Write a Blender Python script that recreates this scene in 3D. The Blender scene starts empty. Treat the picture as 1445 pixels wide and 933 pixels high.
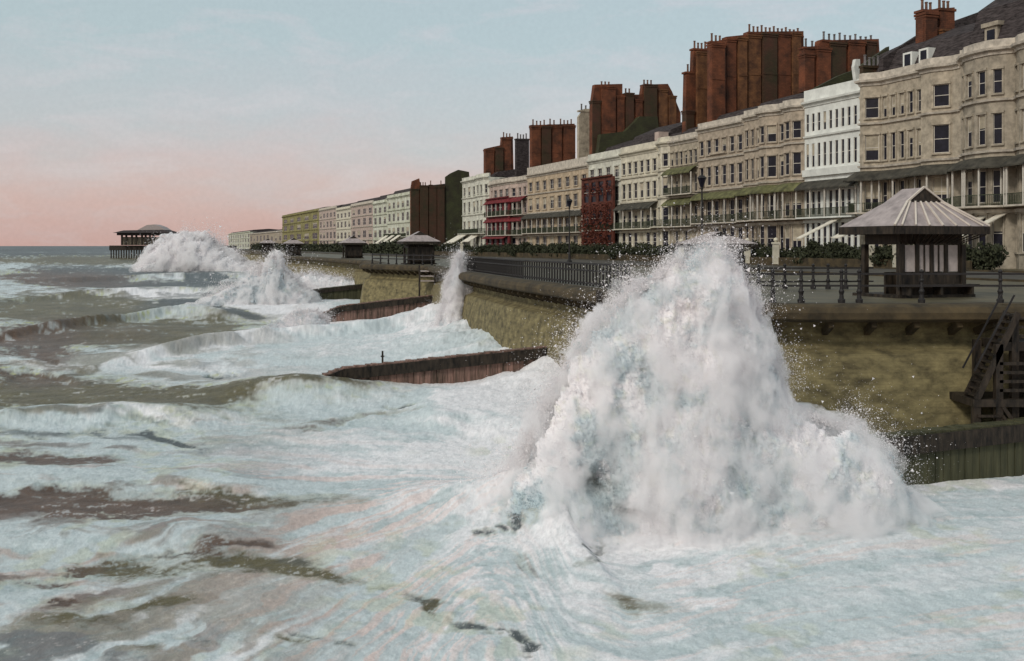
import bpy, math, random
import numpy as np
from mathutils import Vector
random.seed(7); RNG = np.random.default_rng(11)
sc = bpy.context.scene
COL = sc.collection
R = math.radians

# ------------------------------------------------------------------ camera, sky, sun, exposure
EYE, F, CX, HY, WZ = 2.1, 1500.0, 722.5, 347.0, -5.4     # eye height above the promenade, focal length in photo pixels, horizon row, sea level
cam = bpy.data.objects.new('camera', bpy.data.cameras.new('camera')); COL.objects.link(cam)
cam.location = (0, 0, EYE); cam.rotation_euler = (R(90), 0, 0)
cam.data.sensor_width = 36; cam.data.lens = F/1445*36; cam.data.shift_y = -(466.5-HY)/1445
cam.data.clip_end = 60000; cam.data.clip_start = 0.1
sc.camera = cam
SUN_DIR = Vector((-0.64, -0.74, 0)).normalized()*math.cos(R(36)) + Vector((0, 0, math.sin(R(36))))
world = bpy.data.worlds.new('World'); sc.world = world; world.use_nodes = True
nt = world.node_tree; nt.nodes.clear()
def N(t, k, **kw):
    n = t.nodes.new(k)
    for a, b in kw.items(): setattr(n, a, b)
    return n
out = N(nt, 'ShaderNodeOutputWorld'); bg = N(nt, 'ShaderNodeBackground'); bg2 = N(nt, 'ShaderNodeBackground'); add = N(nt, 'ShaderNodeAddShader')
sky = N(nt, 'ShaderNodeTexSky', sky_type='NISHITA'); sky.sun_disc = False; sky.sun_elevation = R(36)
sky.sun_rotation = math.atan2(SUN_DIR.x, SUN_DIR.y); bg.inputs[1].default_value = 0.03
sky.dust_density = 3.0
tc = N(nt, 'ShaderNodeTexCoord'); sep = N(nt, 'ShaderNodeSeparateXYZ'); nt.links.new(tc.outputs['Generated'], sep.inputs[0])
noi = N(nt, 'ShaderNodeTexNoise'); noi.inputs['Scale'].default_value = 7; noi.inputs['Detail'].default_value = 5; noi.inputs['Roughness'].default_value = .6
mp = N(nt, 'ShaderNodeMapping'); mp.inputs['Scale'].default_value = (1, 1, 3); nt.links.new(tc.outputs['Generated'], mp.inputs[0]); nt.links.new(mp.outputs[0], noi.inputs[0])
ma = N(nt, 'ShaderNodeMath', operation='MULTIPLY_ADD'); nt.links.new(noi.outputs[0], ma.inputs[0]); ma.inputs[1].default_value = .12
ad = N(nt, 'ShaderNodeMath', operation='ADD'); nt.links.new(sep.outputs[2], ad.inputs[0]); ad.inputs[1].default_value = -.06; nt.links.new(ad.outputs[0], ma.inputs[2])
rp = N(nt, 'ShaderNodeValToRGB'); nt.links.new(ma.outputs[0], rp.inputs[0])
els = rp.color_ramp.elements
stops = [(0.0, (.52, .33, .29)), (.03, (.52, .36, .33)), (.07, (.48, .395, .385)), (.115, (.41, .415, .415)), (.19, (.36, .425, .42)), (1.0, (.40, .45, .45))]
els[0].position, els[0].color = stops[0][0], (*stops[0][1], 1)
els[1].position, els[1].color = stops[-1][0], (*stops[-1][1], 1)
for p, c in stops[1:-1]:
    e = els.new(p); e.color = (*c, 1)
noi2 = N(nt, 'ShaderNodeTexNoise'); noi2.inputs['Scale'].default_value = 260; noi2.inputs['Detail'].default_value = 2
nt.links.new(tc.outputs['Generated'], noi2.inputs[0])
mr = N(nt, 'ShaderNodeMapRange'); mr.inputs[1].default_value = .3; mr.inputs[2].default_value = .7; mr.inputs[3].default_value = .975; mr.inputs[4].default_value = 1.025
nt.links.new(noi2.outputs[0], mr.inputs[0])
noi3 = N(nt, 'ShaderNodeTexNoise'); noi3.inputs['Scale'].default_value = 9; noi3.inputs['Detail'].default_value = 6; noi3.inputs['Roughness'].default_value = .62; noi3.inputs['Distortion'].default_value = .6
mp3 = N(nt, 'ShaderNodeMapping'); mp3.inputs['Scale'].default_value = (1, 1, 3.5); nt.links.new(tc.outputs['Generated'], mp3.inputs[0]); nt.links.new(mp3.outputs[0], noi3.inputs[0])
mr3 = N(nt, 'ShaderNodeMapRange'); mr3.inputs[1].default_value = .50; mr3.inputs[2].default_value = .72; mr3.inputs[4].default_value = .55; nt.links.new(noi3.outputs[0], mr3.inputs[0])
cmx = N(nt, 'ShaderNodeMix', data_type='RGBA'); nt.links.new(mr3.outputs[0], cmx.inputs[0]); nt.links.new(rp.outputs[0], cmx.inputs[6]); cmx.inputs[7].default_value = (.52, .47, .47, 1)
vm = N(nt, 'ShaderNodeVectorMath', operation='SCALE'); nt.links.new(cmx.outputs[2], vm.inputs[0]); nt.links.new(mr.outputs[0], vm.inputs['Scale'])
nt.links.new(sky.outputs[0], bg.inputs[0]); nt.links.new(vm.outputs[0], bg2.inputs[0]); bg2.inputs[1].default_value = .82
nt.links.new(bg.outputs[0], add.inputs[0]); nt.links.new(bg2.outputs[0], add.inputs[1]); nt.links.new(add.outputs[0], out.inputs[0])
sun = bpy.data.objects.new('sun', bpy.data.lights.new('sun', 'SUN')); COL.objects.link(sun)
sun.data.energy = 1.3; sun.data.angle = R(9); sun.data.color = (1, .93, .84)
sun.rotation_euler = SUN_DIR.to_track_quat('Z', 'Y').to_euler()
sc.view_settings.view_transform = 'Standard'; sc.view_settings.look = 'None'
sc.view_settings.exposure = 0.35; sc.view_settings.gamma = 1.0
sc.cycles.max_bounces = 10; sc.cycles.diffuse_bounces = 6; sc.cycles.volume_bounces = 5; sc.cycles.transparent_max_bounces = 16; sc.cycles.volume_step_rate = 1.0; sc.cycles.volume_max_steps = 96; sc.cycles.use_denoising = True

# ------------------------------------------------------------------ helpers
def tag(o, label=None, cat=None, group=None, kind=None):
    if label: o['label'] = label
    if cat: o['category'] = cat
    if group: o['group'] = group
    if kind: o['kind'] = kind
    return o
def empty(name, loc, rz=0):
    o = bpy.data.objects.new(name, None); COL.objects.link(o); o.location = loc; o.rotation_euler = (0, 0, rz); o.empty_display_size = .3
    return o
def copy_tree(o, parent=None):
    c = o.copy(); COL.objects.link(c); c.parent = parent
    for ch in o.children: copy_tree(ch, c)
    return c
class MB:
    def __init__(s): s.v = []; s.f = []
    def quad(s, *p):
        n = len(s.v); s.v += [tuple(q) for q in p]; s.f.append(tuple(range(n, n+len(p)))); return s
    def box(s, x0, y0, z0, x1, y1, z1):
        n = len(s.v)
        s.v += [(x0,y0,z0),(x1,y0,z0),(x1,y1,z0),(x0,y1,z0),(x0,y0,z1),(x1,y0,z1),(x1,y1,z1),(x0,y1,z1)]
        s.f += [(n,n+3,n+2,n+1),(n+4,n+5,n+6,n+7),(n,n+1,n+5,n+4),(n+1,n+2,n+6,n+5),(n+2,n+3,n+7,n+6),(n+3,n,n+4,n+7)]; return s
    def bar(s, a, b, w, h=None):
        a = Vector(a); b = Vector(b); d = (b-a).normalized(); h = h or w
        up = Vector((0,0,1)) if abs(d.z) < .95 else Vector((1,0,0))
        x = d.cross(up).normalized()*w/2; y = x.cross(d).normalized()*h/2
        n = len(s.v)
        for p in (a, b):
            for q in (-x-y, x-y, x+y, -x+y): s.v.append(tuple(p+q))
        s.f += [(n,n+1,n+2,n+3),(n+7,n+6,n+5,n+4)]+[(n+i,n+4+i,n+4+(i+1)%4,n+(i+1)%4) for i in range(4)]; return s
    def lathe(s, c, prof, k=8):
        n = len(s.v)
        for r, z in prof:
            for i in range(k):
                a = 2*math.pi*i/k; s.v.append((c[0]+r*math.cos(a), c[1]+r*math.sin(a), c[2]+z))
        for j in range(len(prof)-1):
            for i in range(k):
                s.f.append((n+j*k+i, n+j*k+(i+1)%k, n+(j+1)*k+(i+1)%k, n+(j+1)*k+i))
        s.f.append(tuple(n+i for i in range(k))[::-1]); s.f.append(tuple(n+(len(prof)-1)*k+i for i in range(k))); return s
    def sweep(s, poly, prof, closed=False, caps=True):
        """poly: 2D plan points; prof: list of (outward offset, z). outward = right-hand side of travel (ty,-tx)."""
        P = [Vector(p) for p in poly]; m = len(P); nrm = []
        for i in range(m-1):
            t = (P[i+1]-P[i]).normalized(); nrm.append(Vector((t.y, -t.x)))
        off = []
        for i in range(m):
            if i == 0: off.append(nrm[0])
            elif i == m-1: off.append(nrm[-1])
            else:
                b = (nrm[i-1]+nrm[i]).normalized(); off.append(b/max(.35, b.dot(nrm[i])))
        n = len(s.v); k = len(prof)
        for i in range(m):
            for o, z in prof:
                q = P[i]+off[i]*o; s.v.append((q.x, q.y, z))
        for i in range(m-1):
            for j in range(k if closed else k-1):
                a = n+i*k+j; b = n+i*k+(j+1)%k; s.f.append((a, n+(i+1)*k+j, n+(i+1)*k+(j+1)%k, b))
        if closed and caps:
            s.f.append(tuple(n+j for j in range(k))); s.f.append(tuple(n+(m-1)*k+j for j in range(k))[::-1])
        return s
    def prism(s, poly, axis_lo, axis_hi):
        """poly in local (y, z), extruded in x"""
        n = len(s.v); k = len(poly)
        for x in (axis_lo, axis_hi): s.v += [(x, p[0], p[1]) for p in poly]
        s.f.append(tuple(range(n, n+k))); s.f.append(tuple(range(n+2*k-1, n+k-1, -1)))
        for i in range(k): s.f.append((n+i, n+k+i, n+k+(i+1)%k, n+(i+1)%k))
        return s
    def build(s, name, mat, parent=None, smooth=False):
        me = bpy.data.meshes.new(name); me.from_pydata(s.v, [], s.f); me.materials.append(mat)
        if smooth: me.polygons.foreach_set('use_smooth', [True]*len(me.polygons))
        o = bpy.data.objects.new(name, me); COL.objects.link(o); o.parent = parent; return o
def npmesh(name, V, Fq, mat, parent=None, color=None, rough=None, smooth=True):
    me = bpy.data.meshes.new(name); k = Fq.shape[1]
    me.vertices.add(len(V)); me.vertices.foreach_set('co', np.ascontiguousarray(V, dtype=np.float32).ravel())
    me.loops.add(Fq.size); me.loops.foreach_set('vertex_index', np.ascontiguousarray(Fq, dtype=np.int32).ravel())
    me.polygons.add(len(Fq)); me.polygons.foreach_set('loop_start', np.arange(0, Fq.size, k, dtype=np.int32))
    me.polygons.foreach_set('loop_total', np.full(len(Fq), k, dtype=np.int32))
    me.polygons.foreach_set('use_smooth', np.full(len(Fq), smooth)); me.update(calc_edges=True)
    if color is not None:
        a = me.attributes.new('Col', 'FLOAT_COLOR', 'POINT'); c = np.ones((len(V), 4), np.float32); c[:, :3] = color; a.data.foreach_set('color', c.ravel())
    if rough is not None:
        a = me.attributes.new('wet', 'FLOAT', 'POINT'); a.data.foreach_set('value', rough.astype(np.float32))
    me.materials.append(mat)
    o = bpy.data.objects.new(name, me); COL.objects.link(o); o.parent = parent; return o
def mat(name, c, rough=.8, var=.25, scale=1.5, c2=None, bump=.2, detail=6, kind=None, spec=.3, stretch=None, metal=0, transl=0):
    m = bpy.data.materials.new(name); m.use_nodes = True; t = m.node_tree; b = t.nodes['Principled BSDF']
    b.inputs['Roughness'].default_value = rough; b.inputs['Specular IOR Level'].default_value = spec; b.inputs['Metallic'].default_value = metal
    co = N(t, 'ShaderNodeTexCoord'); mpn = N(t, 'ShaderNodeMapping'); t.links.new(co.outputs['Object'], mpn.inputs[0])
    if stretch: mpn.inputs['Scale'].default_value = stretch
    n1 = N(t, 'ShaderNodeTexNoise'); n1.inputs['Scale'].default_value = scale; n1.inputs['Detail'].default_value = detail; n1.inputs['Roughness'].default_value = .65
    t.links.new(mpn.outputs[0], n1.inputs[0])
    mx = N(t, 'ShaderNodeMix', data_type='RGBA'); mrg = N(t, 'ShaderNodeMapRange'); mrg.inputs[1].default_value = .32; mrg.inputs[2].default_value = .68
    t.links.new(n1.outputs[0], mrg.inputs[0]); t.links.new(mrg.outputs[0], mx.inputs[0])
    c2 = c2 or tuple(x*(1-2*var) for x in c); c1 = tuple(min(1, x*(1+var*.6)) for x in c)
    mx.inputs[6].default_value = (*c2, 1); mx.inputs[7].default_value = (*c1, 1); last = mx.outputs[2]; h = n1.outputs[0]
    if kind == 'brick':
        br = N(t, 'ShaderNodeTexBrick'); br.inputs['Scale'].default_value = 1; br.inputs['Brick Width'].default_value = .55; br.inputs['Row Height'].default_value = .2
        br.inputs['Mortar Size'].default_value = .03; br.inputs['Color1'].default_value = (1, 1, 1, 1); br.inputs['Color2'].default_value = (.7, .7, .7, 1); br.inputs['Mortar'].default_value = (.55, .55, .55, 1)
        sp = N(t, 'ShaderNodeSeparateXYZ'); cb = N(t, 'ShaderNodeCombineXYZ'); sm = N(t, 'ShaderNodeMath', operation='ADD')
        t.links.new(co.outputs['Object'], sp.inputs[0]); t.links.new(sp.outputs[0], sm.inputs[0]); t.links.new(sp.outputs[1], sm.inputs[1])
        t.links.new(sm.outputs[0], cb.inputs[0]); t.links.new(sp.outputs[2], cb.inputs[1]); t.links.new(cb.outputs[0], br.inputs[0])
        m2 = N(t, 'ShaderNodeMix', data_type='RGBA', blend_type='MULTIPLY'); m2.inputs[0].default_value = .3 if 'wall' in name else .8
        t.links.new(last, m2.inputs[6]); t.links.new(br.outputs[0], m2.inputs[7]); last = m2.outputs[2]
    t.links.new(last, b.inputs['Base Color'])
    bp = N(t, 'ShaderNodeBump'); bp.inputs['Strength'].default_value = bump; bp.inputs['Distance'].default_value = .06
    t.links.new(h, bp.inputs['Height']); t.links.new(bp.outputs[0], b.inputs['Normal'])
    if transl:
        tr = N(t, 'ShaderNodeBsdfTranslucent'); t.links.new(last, tr.inputs[0]); ms = N(t, 'ShaderNodeMixShader'); ms.inputs[0].default_value = transl
        t.links.new(b.outputs[0], ms.inputs[1]); t.links.new(tr.outputs[0], ms.inputs[2]); t.links.new(ms.outputs[0], t.nodes['Material Output'].inputs[0])
    return m
def attr_mat(name, transl=.0, bumps=.5):
    m = bpy.data.materials.new(name); m.use_nodes = True; t = m.node_tree; b = t.nodes['Principled BSDF']
    at = N(t, 'ShaderNodeAttribute', attribute_name='Col'); t.links.new(at.outputs['Color'], b.inputs['Base Color'])
    aw = N(t, 'ShaderNodeAttribute', attribute_name='wet'); mrg = N(t, 'ShaderNodeMapRange'); mrg.inputs[3].default_value = .9; mrg.inputs[4].default_value = .42
    t.links.new(aw.outputs['Fac'], mrg.inputs[0]); t.links.new(mrg.outputs[0], b.inputs['Roughness']); b.inputs['Specular IOR Level'].default_value = .18
    co = N(t, 'ShaderNodeTexCoord'); n1 = N(t, 'ShaderNodeTexNoise'); n1.inputs['Scale'].default_value = 2.2; n1.inputs['Detail'].default_value = 8; n1.inputs['Roughness'].default_value = .7
    t.links.new(co.outputs['Object'], n1.inputs[0]); bp = N(t, 'ShaderNodeBump'); bp.inputs['Strength'].default_value = bumps; bp.inputs['Distance'].default_value = .12
    t.links.new(n1.outputs[0], bp.inputs['Height']); t.links.new(bp.outputs[0], b.inputs['Normal'])
    if transl:
        tr = N(t, 'ShaderNodeBsdfTranslucent'); t.links.new(at.outputs['Color'], tr.inputs[0]); ms = N(t, 'ShaderNodeMixShader'); ms.inputs[0].default_value = transl
        t.links.new(b.outputs[0], ms.inputs[1]); t.links.new(tr.outputs[0], ms.inputs[2]); t.links.new(ms.outputs[0], t.nodes['Material Output'].inputs[0])
    return m
def hash2(ix, iy, seed):
    h = (ix.astype(np.int64)*374761393 + iy.astype(np.int64)*668265263 + seed*974711) & 0xffffffff
    h = ((h ^ (h >> 13))*1274126177) & 0xffffffff
    return ((h ^ (h >> 16)) & 0xffffff)/float(0xffffff)
def vnoise(x, y, seed=0):
    x0 = np.floor(x); y0 = np.floor(y); fx = x-x0; fy = y-y0; fx = fx*fx*(3-2*fx); fy = fy*fy*(3-2*fy)
    a = hash2(x0, y0, seed); b = hash2(x0+1, y0, seed); c = hash2(x0, y0+1, seed); d = hash2(x0+1, y0+1, seed)
    return (a*(1-fx)+b*fx)*(1-fy)+(c*(1-fx)+d*fx)*fy
def fbm(x, y, o=4, seed=0, g=.5):
    s = 0; a = 1; n = 0
    for i in range(o):
        s = s+a*vnoise(x*2**i+i*17.3, y*2**i-i*9.1, seed+i); n += a; a *= g
    return s/n
def sst(a, b, x):
    t = np.clip((x-a)/(b-a), 0, 1); return t*t*(3-2*t)

# ------------------------------------------------------------------ materials
M = dict(
 grey=mat('stucco_grey', (.34,.30,.235), var=.24, scale=1.3), beige=mat('stucco_beige', (.40,.35,.27), var=.24, scale=1.3),
 white=mat('stucco_white', (.66,.68,.64), var=.12, scale=.8), cream=mat('stucco_cream', (.58,.545,.44), var=.18, scale=.8),
 pink=mat('stucco_pink', (.46,.37,.32), var=.2, scale=.8), ochre=mat('stucco_ochre', (.46,.37,.26), var=.22, scale=.8),
 pale=mat('stucco_pale', (.58,.58,.50), var=.2, scale=.8), mauve=mat('stucco_mauve', (.395,.335,.26), var=.24, scale=1.3),
 green=mat('stucco_green', (.25,.23,.09), c2=(.12,.10,.05), var=.35, scale=.35), lime=mat('stucco_lime', (.52,.53,.46), c2=(.30,.31,.22), var=.3, scale=.35),
 brick=mat('red_brick', (.18,.06,.027), var=.35, scale=.45, kind='brick', c2=(.045,.02,.012)), dkbrick=mat('dark_brick', (.075,.032,.02), c2=(.04,.035,.016), scale=.35, kind='brick'),
 brick2=mat('orange_brick', (.19,.085,.035), c2=(.07,.03,.016), scale=.8, kind='brick'), redpaint=mat('crimson_front', (.15,.022,.025), var=.3, scale=1.2), redbrown=mat('red_brown_front', (.12,.035,.022), var=.35, scale=1.2), mossy=mat('mossy_brick', (.05,.055,.022), c2=(.03,.025,.015), scale=.4, kind='brick'),
 slate=mat('roof_slate', (.065,.055,.055), var=.4, scale=2, rough=.95, spec=.1, stretch=(.6, 1, 3)), lead=mat('lead_roof', (.36,.31,.30), var=.2, scale=2, rough=.6),
 trim=mat('pale_stone_trim', (.50,.455,.385), var=.22, scale=1.5), frame=mat('window_frame_paint', (.55,.52,.46), var=.1), glass=mat('window_glass', (.012,.012,.022), rough=.3, var=.3, spec=.2, bump=.02),
 blind=mat('window_blind', (.42,.37,.28), var=.25, scale=.7), iron=mat('black_iron', (.022,.02,.02), rough=.6, var=.3), irongreen=mat('green_iron', (.05,.06,.035), rough=.7, var=.3),
 canopy=mat('canopy_metal', (.06,.055,.042), rough=.8, var=.35, scale=1.2), canopyg=mat('canopy_olive', (.13,.13,.055), rough=.8, var=.35, scale=1.2),
 canopyr=mat('awning_red', (.17,.022,.025), rough=.9, var=.35, scale=2), canvas=mat('awning_canvas', (.68,.64,.54), rough=.9, var=.15),
 pot=mat('chimney_pot_clay', (.17,.09,.06), var=.3), potg=mat('chimney_pot_grey', (.16,.15,.15), var=.3),
 timber=mat('wet_timber', (.035,.026,.018), rough=.65, var=.5, scale=3, stretch=(2, 2, .5)), paint=mat('cream_paint', (.42,.37,.35), var=.2),
 groyne=mat('weedy_groyne', (.26,.155,.125), c2=(.035,.028,.018), scale=1.3, rough=.75, stretch=(2.5, 2.5, .35), bump=.8),
 groyne2=mat('slimy_groyne', (.075,.072,.038), c2=(.028,.03,.015), scale=1.2, rough=.75, stretch=(2.5, 2.5, .35), bump=.8),
 ground=mat('promenade_paving', (.105,.088,.05), c2=(.05,.045,.028), scale=.5, rough=.55), road=mat('road_surface', (.075,.068,.055), var=.3, scale=.4, rough=.95),
 coping=mat('sea_wall_coping', (.075,.055,.028), c2=(.022,.018,.012), scale=1.1, rough=.9, bump=.5), wall=mat('sea_wall_stone', (.22,.185,.09), c2=(.06,.05,.026), scale=1.4, rough=.85, kind='brick', bump=1.0, stretch=(1,1,1.8), detail=9),
 leaf=mat('hedge_leaf', (.035,.04,.018), c2=(.015,.018,.01), scale=3, var=.4), creeper=mat('red_creeper_leaf', (.13,.03,.018), c2=(.05,.018,.01), scale=1.5),
 rib=mat('roof_rib', (.55,.50,.44), var=.1), skin=mat('face', (.4,.25,.18)), coat=mat('dark_coat', (.03,.03,.035)), coatb=mat('brown_coat', (.22,.11,.05)),
)
foam_sea = attr_mat('sea_foam', 0, .55); foam_air = attr_mat('splash_foam', .12, .3); foam_drop = attr_mat('spray_drop', .3, 0)
drop_mat = mat('spray_drop', (.90,.885,.90), var=.03, scale=2, rough=.9, bump=0, transl=.5, spec=.1)

# ------------------------------------------------------------------ land, road, sea wall
WALL = [(90,33),(40,36.8),(17.4,38.4),(16.6,38),(10.5,37.9),(8.6,38.4),(6.9,40.5),(4.7,48),(2.3,58),(-.1,67),(-4.2,87),(-8.0,110),(-8.9,111.5),(-16.9,123.5),(-17.3,125.5),(-15.6,128),(-20,150),(-36,195),(-49,225),(-52,232),(-95,400),(-285,900),(-480,1400),(-1400,4000)]
g = MB(); top = [(x, y) for x, y in WALL]
for (a, b) in zip(top, top[1:]):
    g.quad((a[0], a[1], 0), (max(a[0]+60, 400)+a[1], a[1]+.01, 0), (max(b[0]+60, 400)+b[1], b[1]+.01, 0), (b[0], b[1], 0))
g.quad((90,33,0),(90,-200,0),(3000,-200,0),(3000,33,0)); g.quad((-1400,4000,0),(4400,4000,0),(9000,14000,0),(-3000,14000,0))
tag(g.build('promenade', M['ground']), kind='structure')
def tl(u, v):                                     # terrace frame: depth-like parameter Y0 on the facade line, v metres inland
    return (80.9-.36*u+.941*v, u+.339*v)
r_ = MB(); Ys = [70,120,200,320,520,900]
for a, b in zip(Ys, Ys[1:]):
    p = [tl(a,-27), tl(a,-11), tl(b,-11), tl(b,-27)]; r_.quad(*[(x, y, .004) for x, y in p])
tag(r_.build('road', M['road']), kind='structure')
k_ = MB().sweep([tl(900,-11), tl(70,-11)], [(0,0),(0,.14),(-.3,.14),(-.3,0)], closed=True); k_.sweep([tl(900,-27), tl(70,-27)], [(0,0),(0,.13),(.3,.13),(.3,0)], closed=True)
tag(k_.build('kerb', M['coping']), kind='structure')
rw = list(reversed(WALL)); wl = WALL             # travelling from the right end outwards the sea lies on the left
def neg(prof): return [(-o, z) for o, z in prof]
sw = empty('sea_wall', (10,38,0)); tag(sw, 'long olive stone sea wall with overhanging rounded coping below the promenade', 'sea wall')
def atw(mb):
    mb.v = [(x-10, y-38, z) for x, y, z in mb.v]; return mb
atw(MB().sweep(wl, neg([(-.6,.03),(.35,.03),(.62,-.06),(.75,-.25),(.72,-.48),(.5,-.6),(-.5,-.62)]))).build('coping', M['coping'], sw)
atw(MB().sweep(wl, neg([(-.45,-.55),(-.5,-1.35),(-.35,-1.6),(.12,-1.75),(.35,-2.6),(.6,-4.2),(1.0,-7)]))).build('wall_face', M['wall'], sw)
cb = MB()  # corbels added in the deepened recess to keep the band below the coping dark
for (a, b) in zip(wl[2:14], wl[3:15]):
    a = Vector(a); b = Vector(b); d = b-a; L = d.length; t = d/L; nn = Vector((-t.y, t.x)); k = max(1, int(L/1.3))
    for i in range(k):
        c = a+t*(L*(i+.5)/k); p = c-nn*.4; q = c+nn*.4
        cb.bar((p.x,p.y,-1.0), (q.x,q.y,-.66), .2, .25)
atw(cb).build('shade_corbel', M['coping'], sw)

# ------------------------------------------------------------------ the terrace
TH = math.atan2(-.941, .339)
def Yat(px): return 121350.0/(px-182.0)
def vz(P, px, py):                               # a photo pixel on the party-wall plane through facade pixel P -> (v inland, z)
    Y0 = Yat(P); X0 = 80.9-.36*Y0; r = (px-722.0)/1500.0
    v = (r*Y0-X0)/(.941-.339*r); Yv = Y0+.339*v
    return v, EYE+(HY-py)/1500.0*Yv
FL = [(1.5,4.9),(6.0,8.95),(11.3,14.1),(15.9,18.1)]
def terrace_house(name, label, xa, xb, zc, wallm, segs, canopy=(1,), canm='canopy', balc=(1,), roofh=3.2, roofm='slate', parapet=.9, cat='building', blinds=.35,
                  floors=None, depth=13, bands=True, group=None, canw=1.3, fourth=False, surround=True, roofoff=.8, posts=True, frame=True):
    Yf, Yn = Yat(xa), Yat(xb); L = (Yf-Yn)*1.0628
    org = (80.9-.36*Yf, Yf, 0); e = empty(name, org, TH); tag(e, label, cat, group)
    k = zc/19.9; fl = [(a*k, b*k) for a, b in (floors or FL)]
    # segs: list of (fraction end, y offset, windows, window width fraction)
    poly = [(0.0, 0.0)]; wins = []
    for s_ in segs:
        x1, y1, n, wf = s_; 
        if x1 <= 1.0: x1 = x1*L
        poly.append((x1, y1)); wins.append((n, wf))
    w = MB(); rng = random.Random(int(xa*7))
    for i, (n, wf) in enumerate(wins):
        a = Vector(poly[i]); b = Vector(poly[i+1]); d = b-a; S = d.length
        if S < .01: continue
        t = d/S; nr = Vector((t.y, -t.x))
        def Q(s, z, o=0): 
            q = a+t*s+nr*o; return (q.x, q.y, z)
        pitch = S/max(n, 1)
        rows = [0]
        for z0, z1 in fl: rows += [z0, z1]
        rows.append(zc)
        for ri in range(len(rows)-1):
            ww = pitch*min(.8, wf*(1.4 if ri < 4 and len(fl) > 3 else 1.22)); cols = [0]
            for j in range(n):
                c = pitch*(j+.5); cols += [c-ww/2, c+ww/2]
            cols.append(S)
            for ci in range(len(cols)-1):
                s0, s1, z0, z1 = cols[ci], cols[ci+1], rows[ri], rows[ri+1]
                if ci % 2 == 1 and ri % 2 == 1:
                    D = -.13
                    w.quad(Q(s0,z0),Q(s0,z1),Q(s0,z1,D),Q(s0,z0,D)); w.quad(Q(s1,z0),Q(s1,z0,D),Q(s1,z1,D),Q(s1,z1))
                    w.quad(Q(s0,z0),Q(s0,z0,D),Q(s1,z0,D),Q(s1,z0)); w.quad(Q(s0,z1),Q(s1,z1),Q(s1,z1,D),Q(s0,z1,D))
                    fr = MB(); fw = .07 if ww > .9 else .045; o1 = -.07; zm = (z0+z1)/2
                    def fb(sa, sb, za, zb):
                        for q in ((Q(sa,za,o1),Q(sb,za,o1),Q(sb,zb,o1),Q(sa,zb,o1)), (Q(sa,za,o1),Q(sa,zb,o1),Q(sa,zb,D),Q(sa,za,D)), (Q(sb,za,o1),Q(sb,za,D),Q(sb,zb,D),Q(sb,zb,o1)), (Q(sa,zb,o1),Q(sb,zb,o1),Q(sb,zb,D),Q(sa,zb,D)), (Q(sa,za,o1),Q(sa,za,D),Q(sb,za,D),Q(sb,za,o1))):
                            fr.quad(*q)
                    fb(s0,s0+fw,z0,z1); fb(s1-fw,s1,z0,z1); fb(s0+fw,s1-fw,z0,z0+fw); fb(s0+fw,s1-fw,z1-fw,z1); fb(s0+fw,s1-fw,zm-.03,zm+.03)
                    if ww > 1.6: fb((s0+s1)/2-.03,(s0+s1)/2+.03,z0+fw,zm-.03); fb((s0+s1)/2-.03,(s0+s1)/2+.03,zm+.03,z1-fw)
                    W_ = fr.build('window', M['frame'], e)
                    pn = MB().quad(Q(s0,z0,D+.02),Q(s1,z0,D+.02),Q(s1,z1,D+.02),Q(s0,z1,D+.02))
                    pn.build('pane', M['glass'], W_)
                    if rng.random() < blinds:
                        zb = z1-(z1-z0)*rng.choice([.3,.45,.6,.5]); 
                        MB().quad(Q(s0+.07,zb,D+.05),Q(s1-.07,zb,D+.05),Q(s1-.07,z1-.07,D+.05),Q(s0+.07,z1-.07,D+.05)).build('blind', M['blind'], W_)
                    if surround:
                        A = .09; aw = min(.16, (pitch-ww)/2*.6)
                        def sb(sa, sb_, za, zb, oo):
                            w.quad(Q(sa,za,oo),Q(sb_,za,oo),Q(sb_,zb,oo),Q(sa,zb,oo)); w.quad(Q(sa,za,0),Q(sa,za,oo),Q(sa,zb,oo),Q(sa,zb,0)); w.quad(Q(sb_,za,0),Q(sb_,zb,0),Q(sb_,zb,oo),Q(sb_,za,oo))
                            w.quad(Q(sa,zb,0),Q(sa,zb,oo),Q(sb_,zb,oo),Q(sb_,zb,0)); w.quad(Q(sa,za,0),Q(sb_,za,0),Q(sb_,za,oo),Q(sa,za,oo))
                        sb(s0-aw,s0,z0,z1,A); sb(s1,s1+aw,z0,z1,A); sb(s0-aw-.03,s1+aw+.03,z1,z1+.22,A+.08); sb(s0-aw-.04,s1+aw+.04,z0-.16,z0,A+.1)
                else: w.quad(Q(s0,z0),Q(s1,z0),Q(s1,z1),Q(s0,z1))
    yb = depth; p0 = poly[0]; p1 = poly[-1]
    w.quad((p1[0],p1[1],0),(p1[0],yb,0),(p1[0],yb,zc),(p1[0],p1[1],zc)); w.quad((p0[0],p0[1],0),(p0[0],p0[1],zc),(p0[0],yb,zc),(p0[0],yb,0)); w.quad((p0[0],yb,0),(p0[0],yb,zc),(p1[0],yb,zc),(p1[0],yb,0))
    w.build('wall', M[wallm], e)
    cn = MB().sweep(poly, [(-.3,zc-.5),(.12,zc-.5),(.2,zc-.25),(.5,zc-.1),(.55,zc+.12),(.1,zc+.2),(.1,zc+parapet),(-.3,zc+parapet)], closed=True)
    tm = M['trim'] if wallm in ('grey','beige','mauve','pink','ochre') else M[wallm]; cn.build('cornice', tm, e)
    if bands:
        for q, (za, zb) in enumerate(((fl[1][0]-.95, .3), (fl[2][0]-.75, .22), (fl[-1][0]-.7, .2)) if len(fl) > 3 else ((fl[-1][0]-.6, .2),)):
            MB().sweep(poly, [(-.1,za),(.22,za),(.28,za+zb),(-.1,za+zb)], closed=True).build('string_course', tm, e)
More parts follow.
